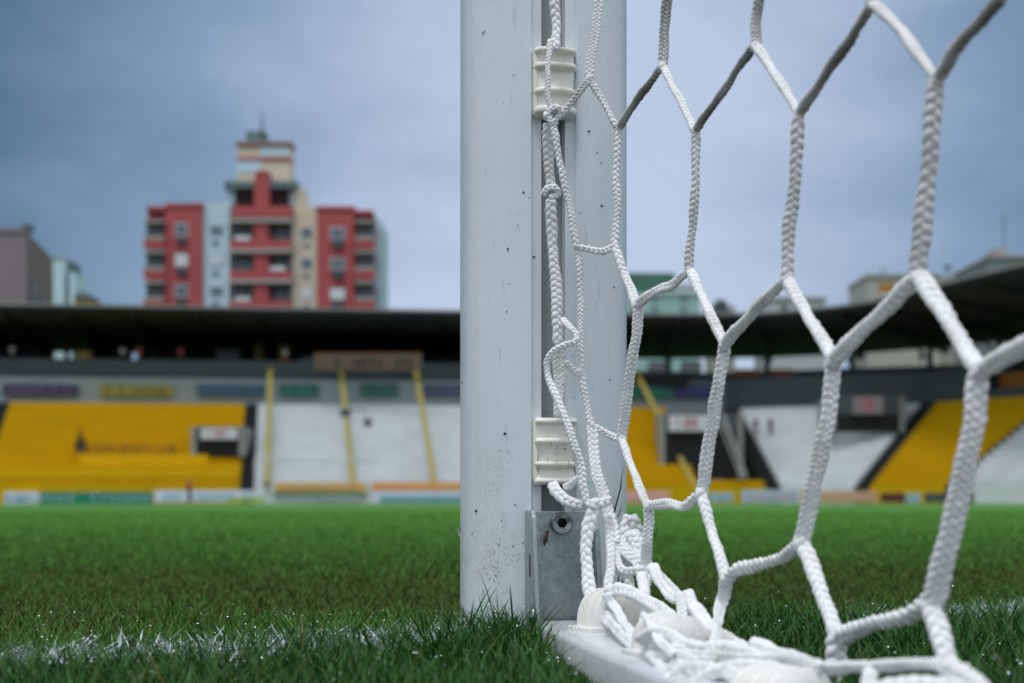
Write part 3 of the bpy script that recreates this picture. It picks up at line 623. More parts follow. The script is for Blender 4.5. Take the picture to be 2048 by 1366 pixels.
# post profile (u, v)
prof = []
UC = -.0022
def ell(a):   # superellipse, exponent 2.5
    c, s = math.cos(a), math.sin(a); ex = 2 / 2.5
    return (.0588 * math.copysign(abs(c) ** ex, c), .05 * math.copysign(abs(s) ** ex, s))
lip = .0158
vs = .05 * (1 - (lip / .0588) ** 2.5) ** (1 / 2.5)
start = math.atan2((vs / .05) ** 1.25, (lip / .0588) ** 1.25)
na = 96
pts = []
for k in range(na + 1):
    a = math.pi - start + (k / na) * (math.pi + 2 * start)      # left lip edge round the front to the right lip edge
    pts.append(ell(a))
pts[0] = (-lip + UC, vs); pts[-1] = (lip + UC, vs)
inner = [(lip + UC - .0006, vs - .0006), (lip + UC - .0012, vs - .0020), (lip + UC - .0025, vs - .0026), (.0083 + UC, vs - .0028), (.0083 + UC, vs - .014), (-.0083 + UC, vs - .014), (-.0083 + UC, vs - .0028), (-lip + UC + .0025, vs - .0026), (-lip + UC + .0012, vs - .0020), (-lip + UC + .0006, vs - .0006)]
poly = pts + inner
mb = MB(); mb.loft([[G(u, v, z) for u, v in poly] for z in (-.02, .1, .25, .45, 1.0, 2.44)])
gp(mb, 'post', M['post'], smooth=28)
# dark back of the channel
mb = MB().add([G(UC - .0081, vs - .0135, -.02), G(UC + .0081, vs - .0135, -.02), G(UC + .0081, vs - .0135, 2.4), G(UC - .0081, vs - .0135, 2.4)], [(0, 1, 2, 3)])
mb.v += [tuple(Vector(v) + V_ * -.0004) for v in mb.v]; mb.f += [(7, 6, 5, 4)]
gp(mb, 'net_groove', M['groove'], smooth=None)
# ---- net clips: D-shaped discs on a spool, lofted
def clip_rings(w, d, zs, place, ex=2.3):
    rings = []
    for (z, sw, sd_) in zs:
        ring = []
        for k in range(25):
            a = math.pi * k / 24; c, s = math.cos(a), math.sin(a)
            ring.append(place(w * sw * math.copysign(abs(c) ** (2 / ex), c), .004 + (d - .004) * sd_ * abs(s) ** (2 / ex), z))
        ring.append(place(-w * sw, -.002, z)); ring.append(place(w * sw, -.002, z)); rings.append(ring)
    return rings
def disc(z, t, s=1.0, e=.0009, core=.80, cd=.62):     # a rounded flange at height z, thickness t
    return [(z - t / 2 - .0012, core, cd), (z - t / 2 - .0002, (core + s) / 2, (cd + s) / 2 * .95), (z - t / 2 + e * .3, s - .03, s - .04), (z - t / 2 + e, s, s), (z + t / 2 - e, s, s), (z + t / 2 - e * .3, s - .03, s - .04), (z + t / 2 + .0002, (core + s) / 2, (cd + s) / 2 * .95), (z + t / 2 + .0012, core, cd)]
def z_at(y, Y=.955): return H + (HY - y) / F * Y
vb = vs - .001
def on_post(w_off=0): return lambda a, b, z: G(UC + a + w_off, vb + b, z)
za, zb_ = z_at(222), z_at(92)
zs = [(za - .0015, .55, .4)] + disc(z_at(216), .0042, 1, core=.86, cd=.56) + disc(z_at(178), .0034, 1, core=.86, cd=.60) + disc(z_at(127), .0036, 1, core=.90, cd=.45) + disc(z_at(96), .0032, 1, core=.88, cd=.5)
zs.sort(key=lambda q: q[0])
gp(MB().loft(clip_rings(.0148, .0135, zs, on_post())), 'net_clip', M['clip'], smooth=38)['label'] = 'upper ivory net clip with rounded ribs'
zs = disc(z_at(962), .0026, 1, core=.92, cd=.5) + disc(z_at(928), .0026, 1, core=.80, cd=.25) + disc(z_at(882), .0026, 1, core=.95, cd=.6) + disc(z_at(842), .0026, 1, core=.95, cd=.6)
zs.sort(key=lambda q: q[0])
gp(MB().loft(clip_rings(.0149, .0115, zs, on_post(.0004), ex=4.5)), 'net_clip', M['clip'], smooth=38)['label'] = 'lower ivory net clip with square ribs, dirty between the ribs'
# side cheek plates of the clips
for (y0, y1, s) in ((95, 219, -1), (842, 960, -1)):
    mb = MB()
    u0 = UC + s * .0150; mb.loft([[G(u0 + s * -.0002, vb - .001, z_at(y1)), G(u0 + s * -.0002, vb + .0052, z_at(y1)), G(u0 - s * .0026, vb + .0066, z_at(y1)), G(u0 - s * .0026, vb - .001, z_at(y1))],
                                  [G(u0 + s * -.0002, vb - .001, z_at(y0)), G(u0 + s * -.0002, vb + .0052, z_at(y0)), G(u0 - s * .0026, vb + .0066, z_at(y0)), G(u0 - s * .0026, vb - .001, z_at(y0))]])
    gp(mb, 'clip_cheek', M['clip'], bevel=.0006)
# ---- base bar on the ground
bc = .0035; bw = .0225; bt = .0205                      # u centre, half width, top height
def bar_prof(v, dz=0):
    e = .0045
    p = [(-bw, -.012), (-bw, bt - e), (-bw + e * .3, bt - e * .3), (-bw + e, bt), (bw - e, bt), (bw - e * .3, bt - e * .3), (bw, bt - e), (bw, -.012)]
    return [G(bc + a, v, z + dz) for a, z in p]
mb = MB().loft([bar_prof(v) for v in (.060, .062, .12, .2, .3, .45, .7)])
gp(mb, 'ground_bar', M['bar'], smooth=45)
# ---- galvanised corner bracket: back plate and two flanges
def galv():
    m = bpy.data.materials.new('galvanised_steel'); m.use_nodes = True; t = m.node_tree; b = t.nodes['Principled BSDF']; Lk = t.links.new
    g = t.nodes.new('ShaderNodeNewGeometry'); b.inputs['Metallic'].default_value = .75; b.inputs['Roughness'].default_value = .42
    f = noise_layer(t, 260, .35, .65, 4, .7, g.outputs['Position']); f2 = noise_layer(t, 18, .4, .7, 4, .6, g.outputs['Position'])
    mi = t.nodes.new('ShaderNodeMix'); mi.data_type = 'RGBA'; mi.inputs[6].default_value = (.30, .36, .38, 1); mi.inputs[7].default_value = (.46, .53, .56, 1); Lk(f, mi.inputs[0])
    m3 = t.nodes.new('ShaderNodeMix'); m3.data_type = 'RGBA'; Lk(f2, m3.inputs[0]); Lk(mi.outputs[2], m3.inputs[6]); m3.inputs[7].default_value = (.30, .33, .31, 1)
    Lk(m3.outputs[2], b.inputs['Base Color']); return m
M['galv'] = galv()
v0 = vs + .0012; zt = z_at(1022, .962)
br = gp(MB().prism([G(-.0195, v0, -.01), G(.0225, v0, -.01), G(.0225, v0, zt), G(-.0195, v0, zt)], V_ * .003), 'corner_bracket', M['galv'], smooth=None, bevel=.0007)
def flange(u, th, top, slope_t, slope_b, name='bracket_flange'):
    pl = [(v0 - .001, -.01), (v0 + slope_b, -.01), (v0 + slope_b, .004), (v0 + slope_t, top - .004), (v0 + slope_t - .005, top), (v0 - .001, top)]
    return gp(MB().prism([G(u, v, z) for v, z in pl], U * th), name, M['galv'], smooth=None, bevel=.0008)
flange(-.0225, .0032, zt + .0005, .026, .042)
flange(.0222, .0036, zt - .008, .016, .036)
# slot in the left flange, drilled holes on the right one (dark inlays 0.3 mm proud)
def slot(u, v, z0, z1, r, sgn):
    ring = []
    for k in range(16):
        a = 2 * math.pi * k / 16; ring.append((v + r * math.cos(a), (z1 if math.sin(a) > 0 else z0) + r * math.sin(a)))
    gp(MB().prism([G(u, a, b) for a, b in ring], U * sgn), 'slot', M['dark_inner'], smooth=None)
slot(-.0227, v0 + .018, .052, .064, .0018, .0012)
slot(.0222, v0 + .016, .040, .052, .0018, .0012)
# socket head screw
bp = Vector(P(1126, 1046, .955)); uu = (bp - PC).dot(U)
def ringp(r, v, zc=bp.z, n=40, hexa=False):
    out_ = []
    for k in range(n):
        a = 2 * math.pi * k / n; rr_ = r
        if hexa: q = (a % (math.pi / 3)) - math.pi / 6; rr_ = r * math.cos(math.pi / 6) / math.cos(q)
        out_.append(G(uu + rr_ * math.cos(a), v, zc + rr_ * math.sin(a)))
    return out_
steel = mat('bright_steel', (.34, .38, .40), .30, metal=.9, var=.15, vscale=120)
vf = v0 + .003
bo = gp(MB().loft([ringp(.0072, vf - .0005), ringp(.0076, vf + .0010), ringp(.0074, vf + .0012)]), 'bolt', steel, smooth=30)
bo['label'] = 'socket head screw'
def bpart(mb, nm, m, **k):
    mb.v = [tuple(Vector(v) - PC) for v in mb.v]; return mb.build(nm, m, bo, **k)
bpart(MB().loft([ringp(.0074, vf + .001), ringp(.0077, vf + .002), ringp(.0077, vf + .0078), ringp(.0071, vf + .0087), ringp(.0062, vf + .0087), ringp(.0048, vf + .0080), ringp(.0036, vf + .0076, hexa=True), ringp(.0034, vf + .0030, hexa=True), ringp(.0020, vf + .0024)]), 'screw_head', steel, smooth=35)
bpart(MB().loft([ringp(.0033, vf + .0033, hexa=True), ringp(.0031, vf + .0045, hexa=True)]), 'socket', M['dark_inner'])  # dark inlay puts the shade of the deep hex into colour
bp2 = P(1072, 1236, .93)
gp(MB().loft([[G((bp2 - PC).dot(U) + r * math.cos(a), v, bp2.z + r * 1.2 * math.sin(a)) for a in [2 * math.pi * k / 20 for k in range(20)]] for r, v in ((.0048, .078), (.0045, .082), (.0022, .0840))]), 'rivet', steel, smooth=40)
# ---- clips on the ground bar
def bar_clip(uc, v, zb, w, d, ln, tilt=0.0, nd=3):
    zs = []
    for k in range(nd):
        zz = -ln / 2 + ln * (k + .5) / nd; zs += disc(zz, ln / nd * .42, 1.0, e=ln * .03, core=.74, cd=.76)
    zs.sort(key=lambda q: q[0]); zs = [(zs[0][0] - .001, .5, .5)] + zs + [(zs[-1][0] + .001, .5, .5)]
    ct, st = math.cos(tilt), math.sin(tilt)
    def place(a, b, z): return G(uc + a * ct + z * st, v - a * st + z * ct, zb + b)
    o = gp(MB().loft(clip_rings(w, d, zs, place)), 'net_clip', M['bar_clip'], smooth=38)
    f = [(-w * 1.25, -ln * .5), (w * 1.25, -ln * .5), (w * 1.25, ln * .5), (-w * 1.25, ln * .5)]
    p = [G(uc + a * ct + b * st, v - a * st + b * ct, zb - .0012) for a, b in f]
    gp(MB().prism(p, Zv * .0045), 'clip_foot', M['bar_clip'], smooth=None, bevel=.001); return o
def uv_of(p): q = p - PC; return q.dot(U), q.dot(V_)
u_, v_ = uv_of(P(1222, 1262, .885)); bar_clip(u_, v_, bt, .0190, .0260, .026, .35)['label'] = 'net clip on the ground bar closest to the post'
u_, v_ = uv_of(P(1340, 1316, .735)); bar_clip(u_, v_, bt, .0165, .0225, .032, .15)['label'] = 'second net clip on the ground bar under the bunched netting'
u_, v_ = uv_of(P(1560, 1380, .600)); bar_clip(u_, v_, bt - .006, .0180, .0170, .034, .3)['label'] = 'net clip on the ground bar closest to the viewer, out of focus'

# ================================================================== cords
rng = np.random.default_rng(5)
def catmull(pts, ds):
    p = np.array(pts, float)
    if len(p) == 2: p = np.array([p[0], (p[0] + p[1]) / 2, p[1]])
    q = np.vstack([2 * p[0] - p[1], p, 2 * p[-1] - p[-2]]); out_ = []
    for i in range(len(p) - 1):
        a, b, c, d = q[i:i + 4]; n_ = max(2, int(np.linalg.norm(c[:3] - b[:3]) / ds))
        t = np.linspace(0, 1, n_, endpoint=False)[:, None]
        out_.append(.5 * ((2 * b) + (-a + c) * t + (2 * a - 5 * b + 4 * c - d) * t ** 2 + (-a + 3 * b - 3 * c + d) * t ** 3))
    out_.append(p[-1:]); return np.vstack(out_)
class Cords:
    def __init__(s): s.V = []; s.F = []; s.W = []; s.n = 0
    def add(s, pts, style='braid', flat=1.0, na=20, weather=0.0, facing=(0, -1, 0)):
        """pts: rows x, y, z, radius (metres)"""
        r0 = float(np.mean([p[3] for p in pts])); double = style == 'knit'; rb = r0 * (.56 if double else 1.0); ds = rb * .30; ns = 9
        c = catmull(pts, ds); xyz = c[:, :3].copy(); rad = c[:, 3]; m = len(xyz)
        T = np.gradient(xyz, axis=0); T /= np.linalg.norm(T, axis=1)[:, None]
        f = np.array(facing, float); A = np.cross(T, f); A /= np.linalg.norm(A, axis=1)[:, None] + 1e-9; B = np.cross(A, T)
        S = np.concatenate([[0], np.cumsum(np.linalg.norm(np.diff(xyz, axis=0), axis=1))])
        for k in range(3):            # irregular hand-tensioned wobble
            ph = rng.random() * 6.28; fr = 1 / (r0 * (5, 11, 23)[k]); xyz += A * (np.sin(S * fr * 6.28 + ph) * r0 * (.035, .06, .10)[k])[:, None]
        ends = np.minimum(1, np.minimum(S, S[-1] - S) / (r0 * .8) + .05); taper = np.sqrt(np.clip(1 - (1 - ends) ** 2, .02, 1))
        period = rb * (4.3 if style != 'twist' else 4.0); wob = .9 * np.sin(S / (rb * 4.3) + rng.random() * 6) + .3 * np.sin(S / (rb * 9.1) + rng.random() * 6)
        th = np.linspace(0, 2 * np.pi, ns, endpoint=False)
        if np.mean(xyz[:, 1]) < .84 and not double:      # tightly pulled cord: the core fills the gaps between the strands
            core = (rad * (.56 if double else .64) * taper * (1 + .05 * np.sin(S / (rb * .8))))[:, None]; cth = np.linspace(0, 2 * np.pi, 12, endpoint=False)
            P_ = xyz[:, None, :] + A[:, None, :] * (np.cos(cth)[None, :] * core * (1.12 if double else 1))[..., None] + B[:, None, :] * (np.sin(cth)[None, :] * core * flat)[..., None]
            i, j = np.meshgrid(np.arange(m - 1), np.arange(12), indexing='ij'); j2 = (j + 1) % 12
            s.V.append(P_.reshape(-1, 3)); s.F.append(np.stack([i * 12 + j, i * 12 + j2, (i + 1) * 12 + j2, (i + 1) * 12 + j], -1).reshape(-1, 4) + s.n); s.W.append(np.full(m * 12, weather * .85)); s.n += m * 12
        for side in ((-1, 1) if double else (0,)):
            rr = rad * (.56 if double else 1.0) * taper
            roll = .55 * np.sin(S / (r0 * 9) + rng.random() * 6) * double; rr = rr * (1 + .09 * np.sin(S / (rb * 2.3) + side)); cx = side * rad * .37; ph0 = rng.random() * 6.28; tilt = .25 * np.sin(S / (rb * 17) + ph0)
            for q in range(3):
                ph = (2 * np.pi * S / period + wob) * (1 if side >= 0 else -1) + ph0 + 2.0944 * q
                off = .56 * np.sin(ph); dep = .27 * np.sin(2 * ph) * (1 if double else 1.05) + tilt * off
                ctr = xyz + A * (cx * np.cos(roll) + off * rr)[:, None] + B * (dep * rr * flat + cx * np.sin(roll) * .8)[:, None]
                t2 = np.gradient(ctr, axis=0); t2 /= np.linalg.norm(t2, axis=1)[:, None] + 1e-12
                a2 = np.cross(t2, B); a2 /= np.linalg.norm(a2, axis=1)[:, None] + 1e-9; b2 = np.cross(a2, t2)
                sr = rr * (.55 if style != 'twist' else .56) * (1 + .10 * np.sin(S / (rb * .9) + q * 2) + rng.normal(0, .05, m))
                lum = 1 + .07 * np.cos(4 * th[None, :] + (S / (rb * .35))[:, None]) + rng.normal(0, .045, (m, ns))
                P_ = ctr[:, None, :] + a2[:, None, :] * (np.cos(th)[None, :] * sr[:, None] * 1.06 * lum)[..., None] + b2[:, None, :] * (np.sin(th)[None, :] * sr[:, None] * .86 * max(flat, .7) * lum)[..., None]
                V = P_.reshape(-1, 3); i, j = np.meshgrid(np.arange(m - 1), np.arange(ns), indexing='ij'); j2 = (j + 1) % ns
                s.V.append(V); s.F.append(np.stack([i * ns + j, i * ns + j2, (i + 1) * ns + j2, (i + 1) * ns + j], -1).reshape(-1, 4) + s.n)
                wv = np.zeros((m, ns))
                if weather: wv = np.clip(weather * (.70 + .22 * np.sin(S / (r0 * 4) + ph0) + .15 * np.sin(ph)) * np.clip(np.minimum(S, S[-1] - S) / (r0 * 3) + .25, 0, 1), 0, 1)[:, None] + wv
                s.W.append(wv.reshape(-1)); s.n += len(V)
        return s
    def blob(s, c, r, sq=(1, 1, 1), weather=0.0):
        nu, nv = 18, 12; u = np.linspace(0, 2 * np.pi, nu, endpoint=False); v = np.linspace(.05, np.pi - .05, nv); UU, VV = np.meshgrid(u, v)
        h = 1 + .16 * np.cos(3 * UU + 4 * VV) * np.sin(VV) + .1 * np.sin(5 * UU - 3 * VV) * np.sin(VV) + rng.normal(0, .02, UU.shape)
        X = np.stack([np.sin(VV) * np.cos(UU) * r * sq[0] * h, np.sin(VV) * np.sin(UU) * r * sq[1] * h, np.cos(VV) * r * sq[2] * h], -1) + np.array(c)
        i, j = np.meshgrid(np.arange(nv - 1), np.arange(nu), indexing='ij'); j2 = (j + 1) % nu
        s.V.append(X.reshape(-1, 3)); s.F.append(np.stack([i * nu + j, i * nu + j2, (i + 1) * nu + j2, (i + 1) * nu + j], -1).reshape(-1, 4) + s.n); s.W.append(np.full(nu * nv, weather)); s.n += nu * nv
    def build(s, name, m, parent=None, o=(0, 0, 0)):
        V = np.vstack(s.V) - np.array(o); Fq = np.vstack(s.F); W = np.concatenate(s.W)
        me = bpy.data.meshes.new(name); me.vertices.add(len(V)); me.vertices.foreach_set('co', V.astype(np.float32).ravel())
        me.loops.add(Fq.size); me.loops.foreach_set('vertex_index', Fq.astype(np.int32).ravel()); me.polygons.add(len(Fq)); me.polygons.foreach_set('loop_start', np.arange(0, Fq.size, 4, dtype=np.int32))
        me.update(calc_edges=True); me.polygons.foreach_set('use_smooth', np.ones(len(Fq), bool))
        at = me.attributes.new('weather', 'FLOAT', 'POINT'); at.data.foreach_set('value', W.astype(np.float32))
        return link(name, me, m, parent)
def cord_mat():
    m = bpy.data.materials.new('white_nylon_cord'); m.use_nodes = True; t = m.node_tree; b = t.nodes['Principled BSDF']; Lk = t.links.new
    g = t.nodes.new('ShaderNodeNewGeometry'); pos = g.outputs['Position']
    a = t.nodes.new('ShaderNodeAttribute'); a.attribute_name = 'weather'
    mi = t.nodes.new('ShaderNodeMix'); mi.data_type = 'RGBA'; mi.inputs[6].default_value = (.90, .91, .93, 1); mi.inputs[7].default_value = (.68, .69, .69, 1)
    Lk(noise_layer(t, 45, .45, .75, 5, .65, pos), mi.inputs[0])
    st = t.nodes.new('ShaderNodeMix'); st.data_type = 'RGBA'; st.inputs[7].default_value = (.44, .44, .33, 1); Lk(mi.outputs[2], st.inputs[6])
    q_ = t.nodes.new('ShaderNodeMath'); q_.operation = 'MULTIPLY'; q_.inputs[1].default_value = .6; Lk(noise_layer(t, 17, .54, .70, 5, .7, pos), q_.inputs[0]); Lk(q_.outputs[0], st.inputs[0])
    m2_ = t.nodes.new('ShaderNodeMix'); m2_.data_type = 'RGBA'; Lk(a.outputs['Fac'], m2_.inputs[0]); Lk(st.outputs[2], m2_.inputs[6]); m2_.inputs[7].default_value = (.085, .10, .09, 1)  # per-vertex amount blends the cord towards dark grey-green
    Lk(m2_.outputs[2], b.inputs['Base Color']); b.inputs['Roughness'].default_value = .55
    b.inputs['Subsurface Weight'].default_value = .12; b.inputs['Subsurface Radius'].default_value = (.002, .002, .002); b.inputs['Sheen Weight'].default_value = .25
    n2 = t.nodes.new('ShaderNodeTexNoise'); n2.inputs['Scale'].default_value = 1500; n2.inputs['Detail'].default_value = 3; Lk(pos, n2.inputs['Vector'])
    bu = t.nodes.new('ShaderNodeBump'); bu.inputs['Strength'].default_value = .35; bu.inputs['Distance'].default_value = .0006; Lk(n2.outputs['Fac'], bu.inputs['Height']); Lk(bu.outputs[0], b.inputs['Normal'])
    return m
M['cord'] = cord_mat()
def Ynet(x):                       # the side net hangs in a vertical plane leading from the post toward the camera
    return min(.3825 / ((x - 1024) / F + .3295), .944)
def blur_px(Y): return 300.0 * abs(.98 - Y) / (Y * .98) / 1000 / 36 * 2048
def cp3(x, y, wd, Y=None):
    Y = Ynet(x) if Y is None else Y; p = P(x, y, Y); r = max(wd - .45 * blur_px(Y), wd * .6) / 2 / F * Y * (.94 if Y > .75 else .88)
    return (p.x, p.y, p.z, r)
net = empty('goal_net', G(0, .06, 0)); tag(net, 'white knotted goal net with large six-sided meshes hanging from the post', 'net')
netc = Cords()
def cord(pts, wd, wd2=None, store=None, Y=None, **k):
    wd2 = wd if wd2 is None else wd2; n_ = len(pts); rows = []
    for i, p in enumerate(pts):
        ww = wd + (wd2 - wd) * i / (n_ - 1)
        yy = p[2] if len(p) > 2 else (Y if Y else None); rows.append(cp3(p[0], p[1], ww, yy))
    (store or netc).add(rows, **k)
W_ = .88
# row by row: (points, width, style, darkening amount)
cord([(1199, -30), (1197, 0), (1188, 80), (1179, 158)], 21, style='knit', flat=.6, weather=.12)
cord([(1176, 160, .944), (1158, 185, .94), (1142, 206, .94), (1122, 230, .94), (1108, 236, .938)], 14, weather=.55)
cord([(1178, 158), (1198, 190), (1219, 228), (1237, 258)], 13.5)
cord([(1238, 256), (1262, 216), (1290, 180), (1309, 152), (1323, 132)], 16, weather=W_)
cord([(1237, 256), (1233, 340), (1234, 420), (1228, 494)], 15, 16)
cord([(1324, 138), (1328, 70), (1336, 0), (1340, -30)], 23, 25, style='knit', flat=.6, weather=.62)
cord([(1326, 134), (1349, 178), (1371, 222), (1391, 262)], 15, 17)
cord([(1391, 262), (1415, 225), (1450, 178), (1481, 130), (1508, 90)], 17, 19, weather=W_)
cord([(1391, 258), (1392, 330), (1389, 400), (1383, 470), (1378, 542)], 18, 19, weather=.22)
cord([(1511, 98), (1512, 40), (1517, 0), (1520, -30)], 26, style='knit', flat=.6, weather=.62)
cord([(1511, 92), (1545, 140), (1575, 188), (1598, 228)], 22, weather=.08)
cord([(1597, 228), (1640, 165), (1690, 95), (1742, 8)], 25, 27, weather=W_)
cord([(1598, 224), (1592, 330), (1582, 425), (1573, 560)], 28, 30, weather=.30)
cord([(1744, 10), (1748, -40)], 34, weather=.5)
cord([(1746, 6), (1800, 60), (1845, 120), (1874, 160)], 30, weather=.2)
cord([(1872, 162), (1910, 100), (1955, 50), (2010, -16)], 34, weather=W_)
cord([(1872, 156), (1866, 260), (1855, 350), (1845, 440), (1834, 550)], 40, 42, weather=.35)
cord([(1228, 493), (1203, 502), (1178, 499), (1156, 495)], 13.5)
cord([(1104, 240, .935), (1113, 290, .936), (1128, 360, .938), (1142, 430, .94), (1155, 498, .942)], 14.5)
cord([(1155, 492), (1160, 560), (1162, 640), (1162, 700), (1162, 742)], 13.5, weather=.1)
cord([(1131, 722, .938), (1142, 734, .94), (1160, 750, .942)], 13)
cord([(1161, 738), (1167, 770), (1174, 810), (1184, 856)], 14.5)
cord([(1228, 488), (1248, 545), (1262, 580), (1276, 612)], 16, 20)
cord([(1274, 608), (1310, 584), (1345, 568), (1377, 542)], 19)
cord([(1277, 604), (1269, 690), (1257, 780), (1243, 880)], 25, style='knit', flat=.62)
cord([(1243, 878), (1215, 868), (1183, 851)], 13.5)
cord([(1243, 874), (1258, 920), (1275, 965), (1297, 1014)], 15, 18)
cord([(1378, 540), (1404, 590), (1428, 645), (1449, 690)], 20, 22)
cord([(1448, 690), (1480, 651), (1522, 608), (1570, 562)], 25)
cord([(1448, 684), (1437, 780), (1420, 875), (1401, 990)], 31, style='knit', flat=.65)
cord([(1403, 985), (1372, 1013), (1335, 1007), (1299, 1012)], 22)
cord([(1401, 984), (1420, 1050), (1438, 1105), (1452, 1158)], 22, 24)
cord([(1573, 556), (1608, 618), (1640, 672), (1668, 724)], 28, 30)
cord([(1666, 722), (1720, 664), (1780, 610), (1834, 556)], 36, 38)
cord([(1667, 718), (1655, 830), (1635, 945), (1600, 1090)], 42, 44, style='knit', flat=.7)
cord([(1604, 1085), (1560, 1118), (1512, 1130), (1472, 1142), (1452, 1166)], 30)
cord([(1600, 1084), (1630, 1150), (1652, 1212), (1674, 1270)], 34, 36)
cord([(1834, 546), (1880, 612), (1920, 680), (1960, 744)], 42, 44)
cord([(1958, 742), (2000, 716), (2070, 680)], 44, 48)
cord([(1960, 736), (1947, 860), (1925, 970), (1895, 1090), (1858, 1212)], 62, style='knit', flat=.75)
cord([(1862, 1206), (1800, 1238), (1740, 1250), (1676, 1272)], 44)
cord([(1858, 1206), (1880, 1270), (1903, 1345), (1918, 1400)], 48)
cord([(1674, 1262), (1672, 1320), (1664, 1400)], 48)
cord([(1452, 1152), (1441, 1215), (1424, 1290, .73)], 31, style='knit', flat=.7)
cord([(1297, 1008), (1294, 1080), (1291, 1150), (1289, 1215, .85)], 25, 26, style='knit', flat=.7)
cord([(1297, 1130, .87), (1340, 1175, .86), (1385, 1220, .82), (1430, 1262, .78)], 22)
cord([(1182, 848, .944), (1191, 920, .938), (1206, 990, .932), (1222, 1050, .926), (1228, 1085, .92)], 25, 30, style='knit', flat=.6)
cord([(1212, 1030, .926), (1221, 1080, .92), (1222, 1130, .91), (1216, 1175, .90), (1210, 1205, .895)], 20, 19)
for (x, y, r) in ((1178, 158, 9), (1237, 257, 8), (1325, 134, 11), (1391, 262, 10), (1510, 93, 13), (1598, 226, 14), (1228, 492, 9), (1155, 496, 8), (1378, 541, 11), (1276, 609, 11), (1573, 558, 16), (1449, 690, 14), (1243, 877, 11), (1183, 852, 9), (1402, 988, 15), (1298, 1012, 12), (1667, 722, 20), (1602, 1086, 22), (1452, 1156, 17), (1874, 160, 19), (1834, 550, 22), (1960, 741, 24), (1859, 1208, 27), (1673, 1268, 24), (1744, 8, 16), (1162, 742, 8)):
    q = cp3(x, y, r * 2); netc.blob(q[:3], q[3] * .95, (1, .8, 1.15), .1)
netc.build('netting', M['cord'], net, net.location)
# bunched netting on the ground bar
bn = Cords()
def bcd(pts, wd, wd2=None, **k): cord(pts, wd, wd2, store=bn, **k)
bcd([(1256, 1030, .935), (1246, 1075, .93), (1252, 1130, .925), (1262, 1180, .92)], 24)
bcd([(1262, 1030, .93), (1284, 1085, .93), (1298, 1140, .925), (1290, 1175, .92)], 24)
bcd([(1235, 1075, .925), (1262, 1110, .915), (1284, 1130, .91)], 30, style='knit')
bcd([(1262, 1060, .92), (1278, 1100, .915), (1280, 1150, .91)], 34, style='knit')
bcd([(1214, 1060, .925), (1232, 1105, .92), (1246, 1140, .91), (1290, 1142, .90)], 18)
bcd([(1212, 1190, .872), (1235, 1181, .865), (1271, 1188, .85), (1304, 1207, .83), (1340, 1233, .80), (1375, 1263, .77), (1410, 1282, .75)], 24, 30)
bcd([(1212, 1186, .866), (1229, 1214, .86), (1255, 1256, .80), (1274, 1284, .77)], 20)
bcd([(1284, 1146, .875), (1291, 1191, .855), (1289, 1233, .84), (1281, 1266, .78), (1268, 1290, .77)], 22)
bcd([(1206, 1231, .868), (1229, 1244, .855), (1252, 1270, .80), (1274, 1290, .77)], 30, style='knit', flat=.7)
bcd([(1214, 1240, .860), (1236, 1262, .81), (1264, 1292, .76)], 22)
bcd([(1268, 1280, .775), (1304, 1312, .70), (1326, 1341, .68), (1352, 1380, .66)], 24, 27)
bcd([(1304, 1132, .87), (1326, 1172, .84), (1353, 1203, .81)], 22)
bcd([(1361, 1184, .79), (1363, 1214, .785), (1368, 1243, .78), (1388, 1268, .765), (1412, 1290, .75)], 26, style='knit')
bcd([(1374, 1182, .80), (1384, 1207, .79), (1402, 1233, .775), (1424, 1262, .755)], 26)
bcd([(1388, 1212, .785), (1410, 1240, .77), (1440, 1278, .74), (1490, 1306, .70)], 28)
bcd([(1300, 1281, .705), (1338, 1286, .695), (1366, 1314, .675), (1402, 1325, .66), (1428, 1303, .66)], 42, style='knit', flat=.7)
bcd([(1282, 1284, .72), (1312, 1266, .70), (1344, 1272, .69), (1372, 1290, .68), (1420, 1300, .67)], 34)
bcd([(1290, 1232, .76), (1306, 1256, .71), (1320, 1282, .69), (1345, 1310, .675)], 24)
bcd([(1434, 1250, .72), (1431, 1289, .69), (1421, 1344, .66), (1412, 1400, .64)], 40, style='knit', flat=.7)
bcd([(1408, 1262, .755), (1457, 1279, .72), (1500, 1308, .69), (1540, 1320, .665)], 32)
bcd([(1503, 1288, .695), (1535, 1298, .68), (1562, 1316, .665), (1620, 1334, .63)], 34)
bcd([(1312, 1322, .69), (1350, 1300, .68), (1385, 1312, .67), (1445, 1318, .66), (1530, 1322, .64)], 36, 40, style='knit')
bcd([(1400, 1300, .69), (1450, 1300, .68), (1520, 1318, .65), (1590, 1322, .62), (1640, 1336, .59)], 42)
bcd([(1340, 1345, .67), (1400, 1340, .65), (1460, 1350, .63), (1520, 1392, .61)], 46, style='knit', flat=.7)
bcd([(1440, 1256, .74), (1430, 1300, .72), (1412, 1350, .70), (1404, 1400, .68)], 44, style='knit', flat=.7)
bcd([(1322, 1380, .655), (1368, 1346, .65), (1420, 1340, .64), (1480, 1352, .62), (1530, 1385, .60)], 38)
bcd([(1372, 1390, .64), (1404, 1358, .635), (1456, 1336, .63), (1520, 1334, .62), (1580, 1346, .60)], 36)
bcd([(1352, 1330, .665), (1384, 1346, .65), (1430, 1372, .635), (1462, 1400, .62)], 34, style='knit', flat=.7)
bcd([(1290, 1294, .74), (1310, 1322, .70), (1352, 1344, .67), (1390, 1352, .655)], 26)
bcd([(1500, 1290, .69), (1560, 1308, .66), (1650, 1334, .62), (1740, 1334, .58), (1850, 1328, .55), (1920, 1345, .53)], 32, 36)
bcd([(1512, 1292, .70), (1530, 1312, .68), (1580, 1345, .64)], 34)
bcd([(1745, 1338, .57), (1738, 1366, .565), (1734, 1410, .56)], 38)
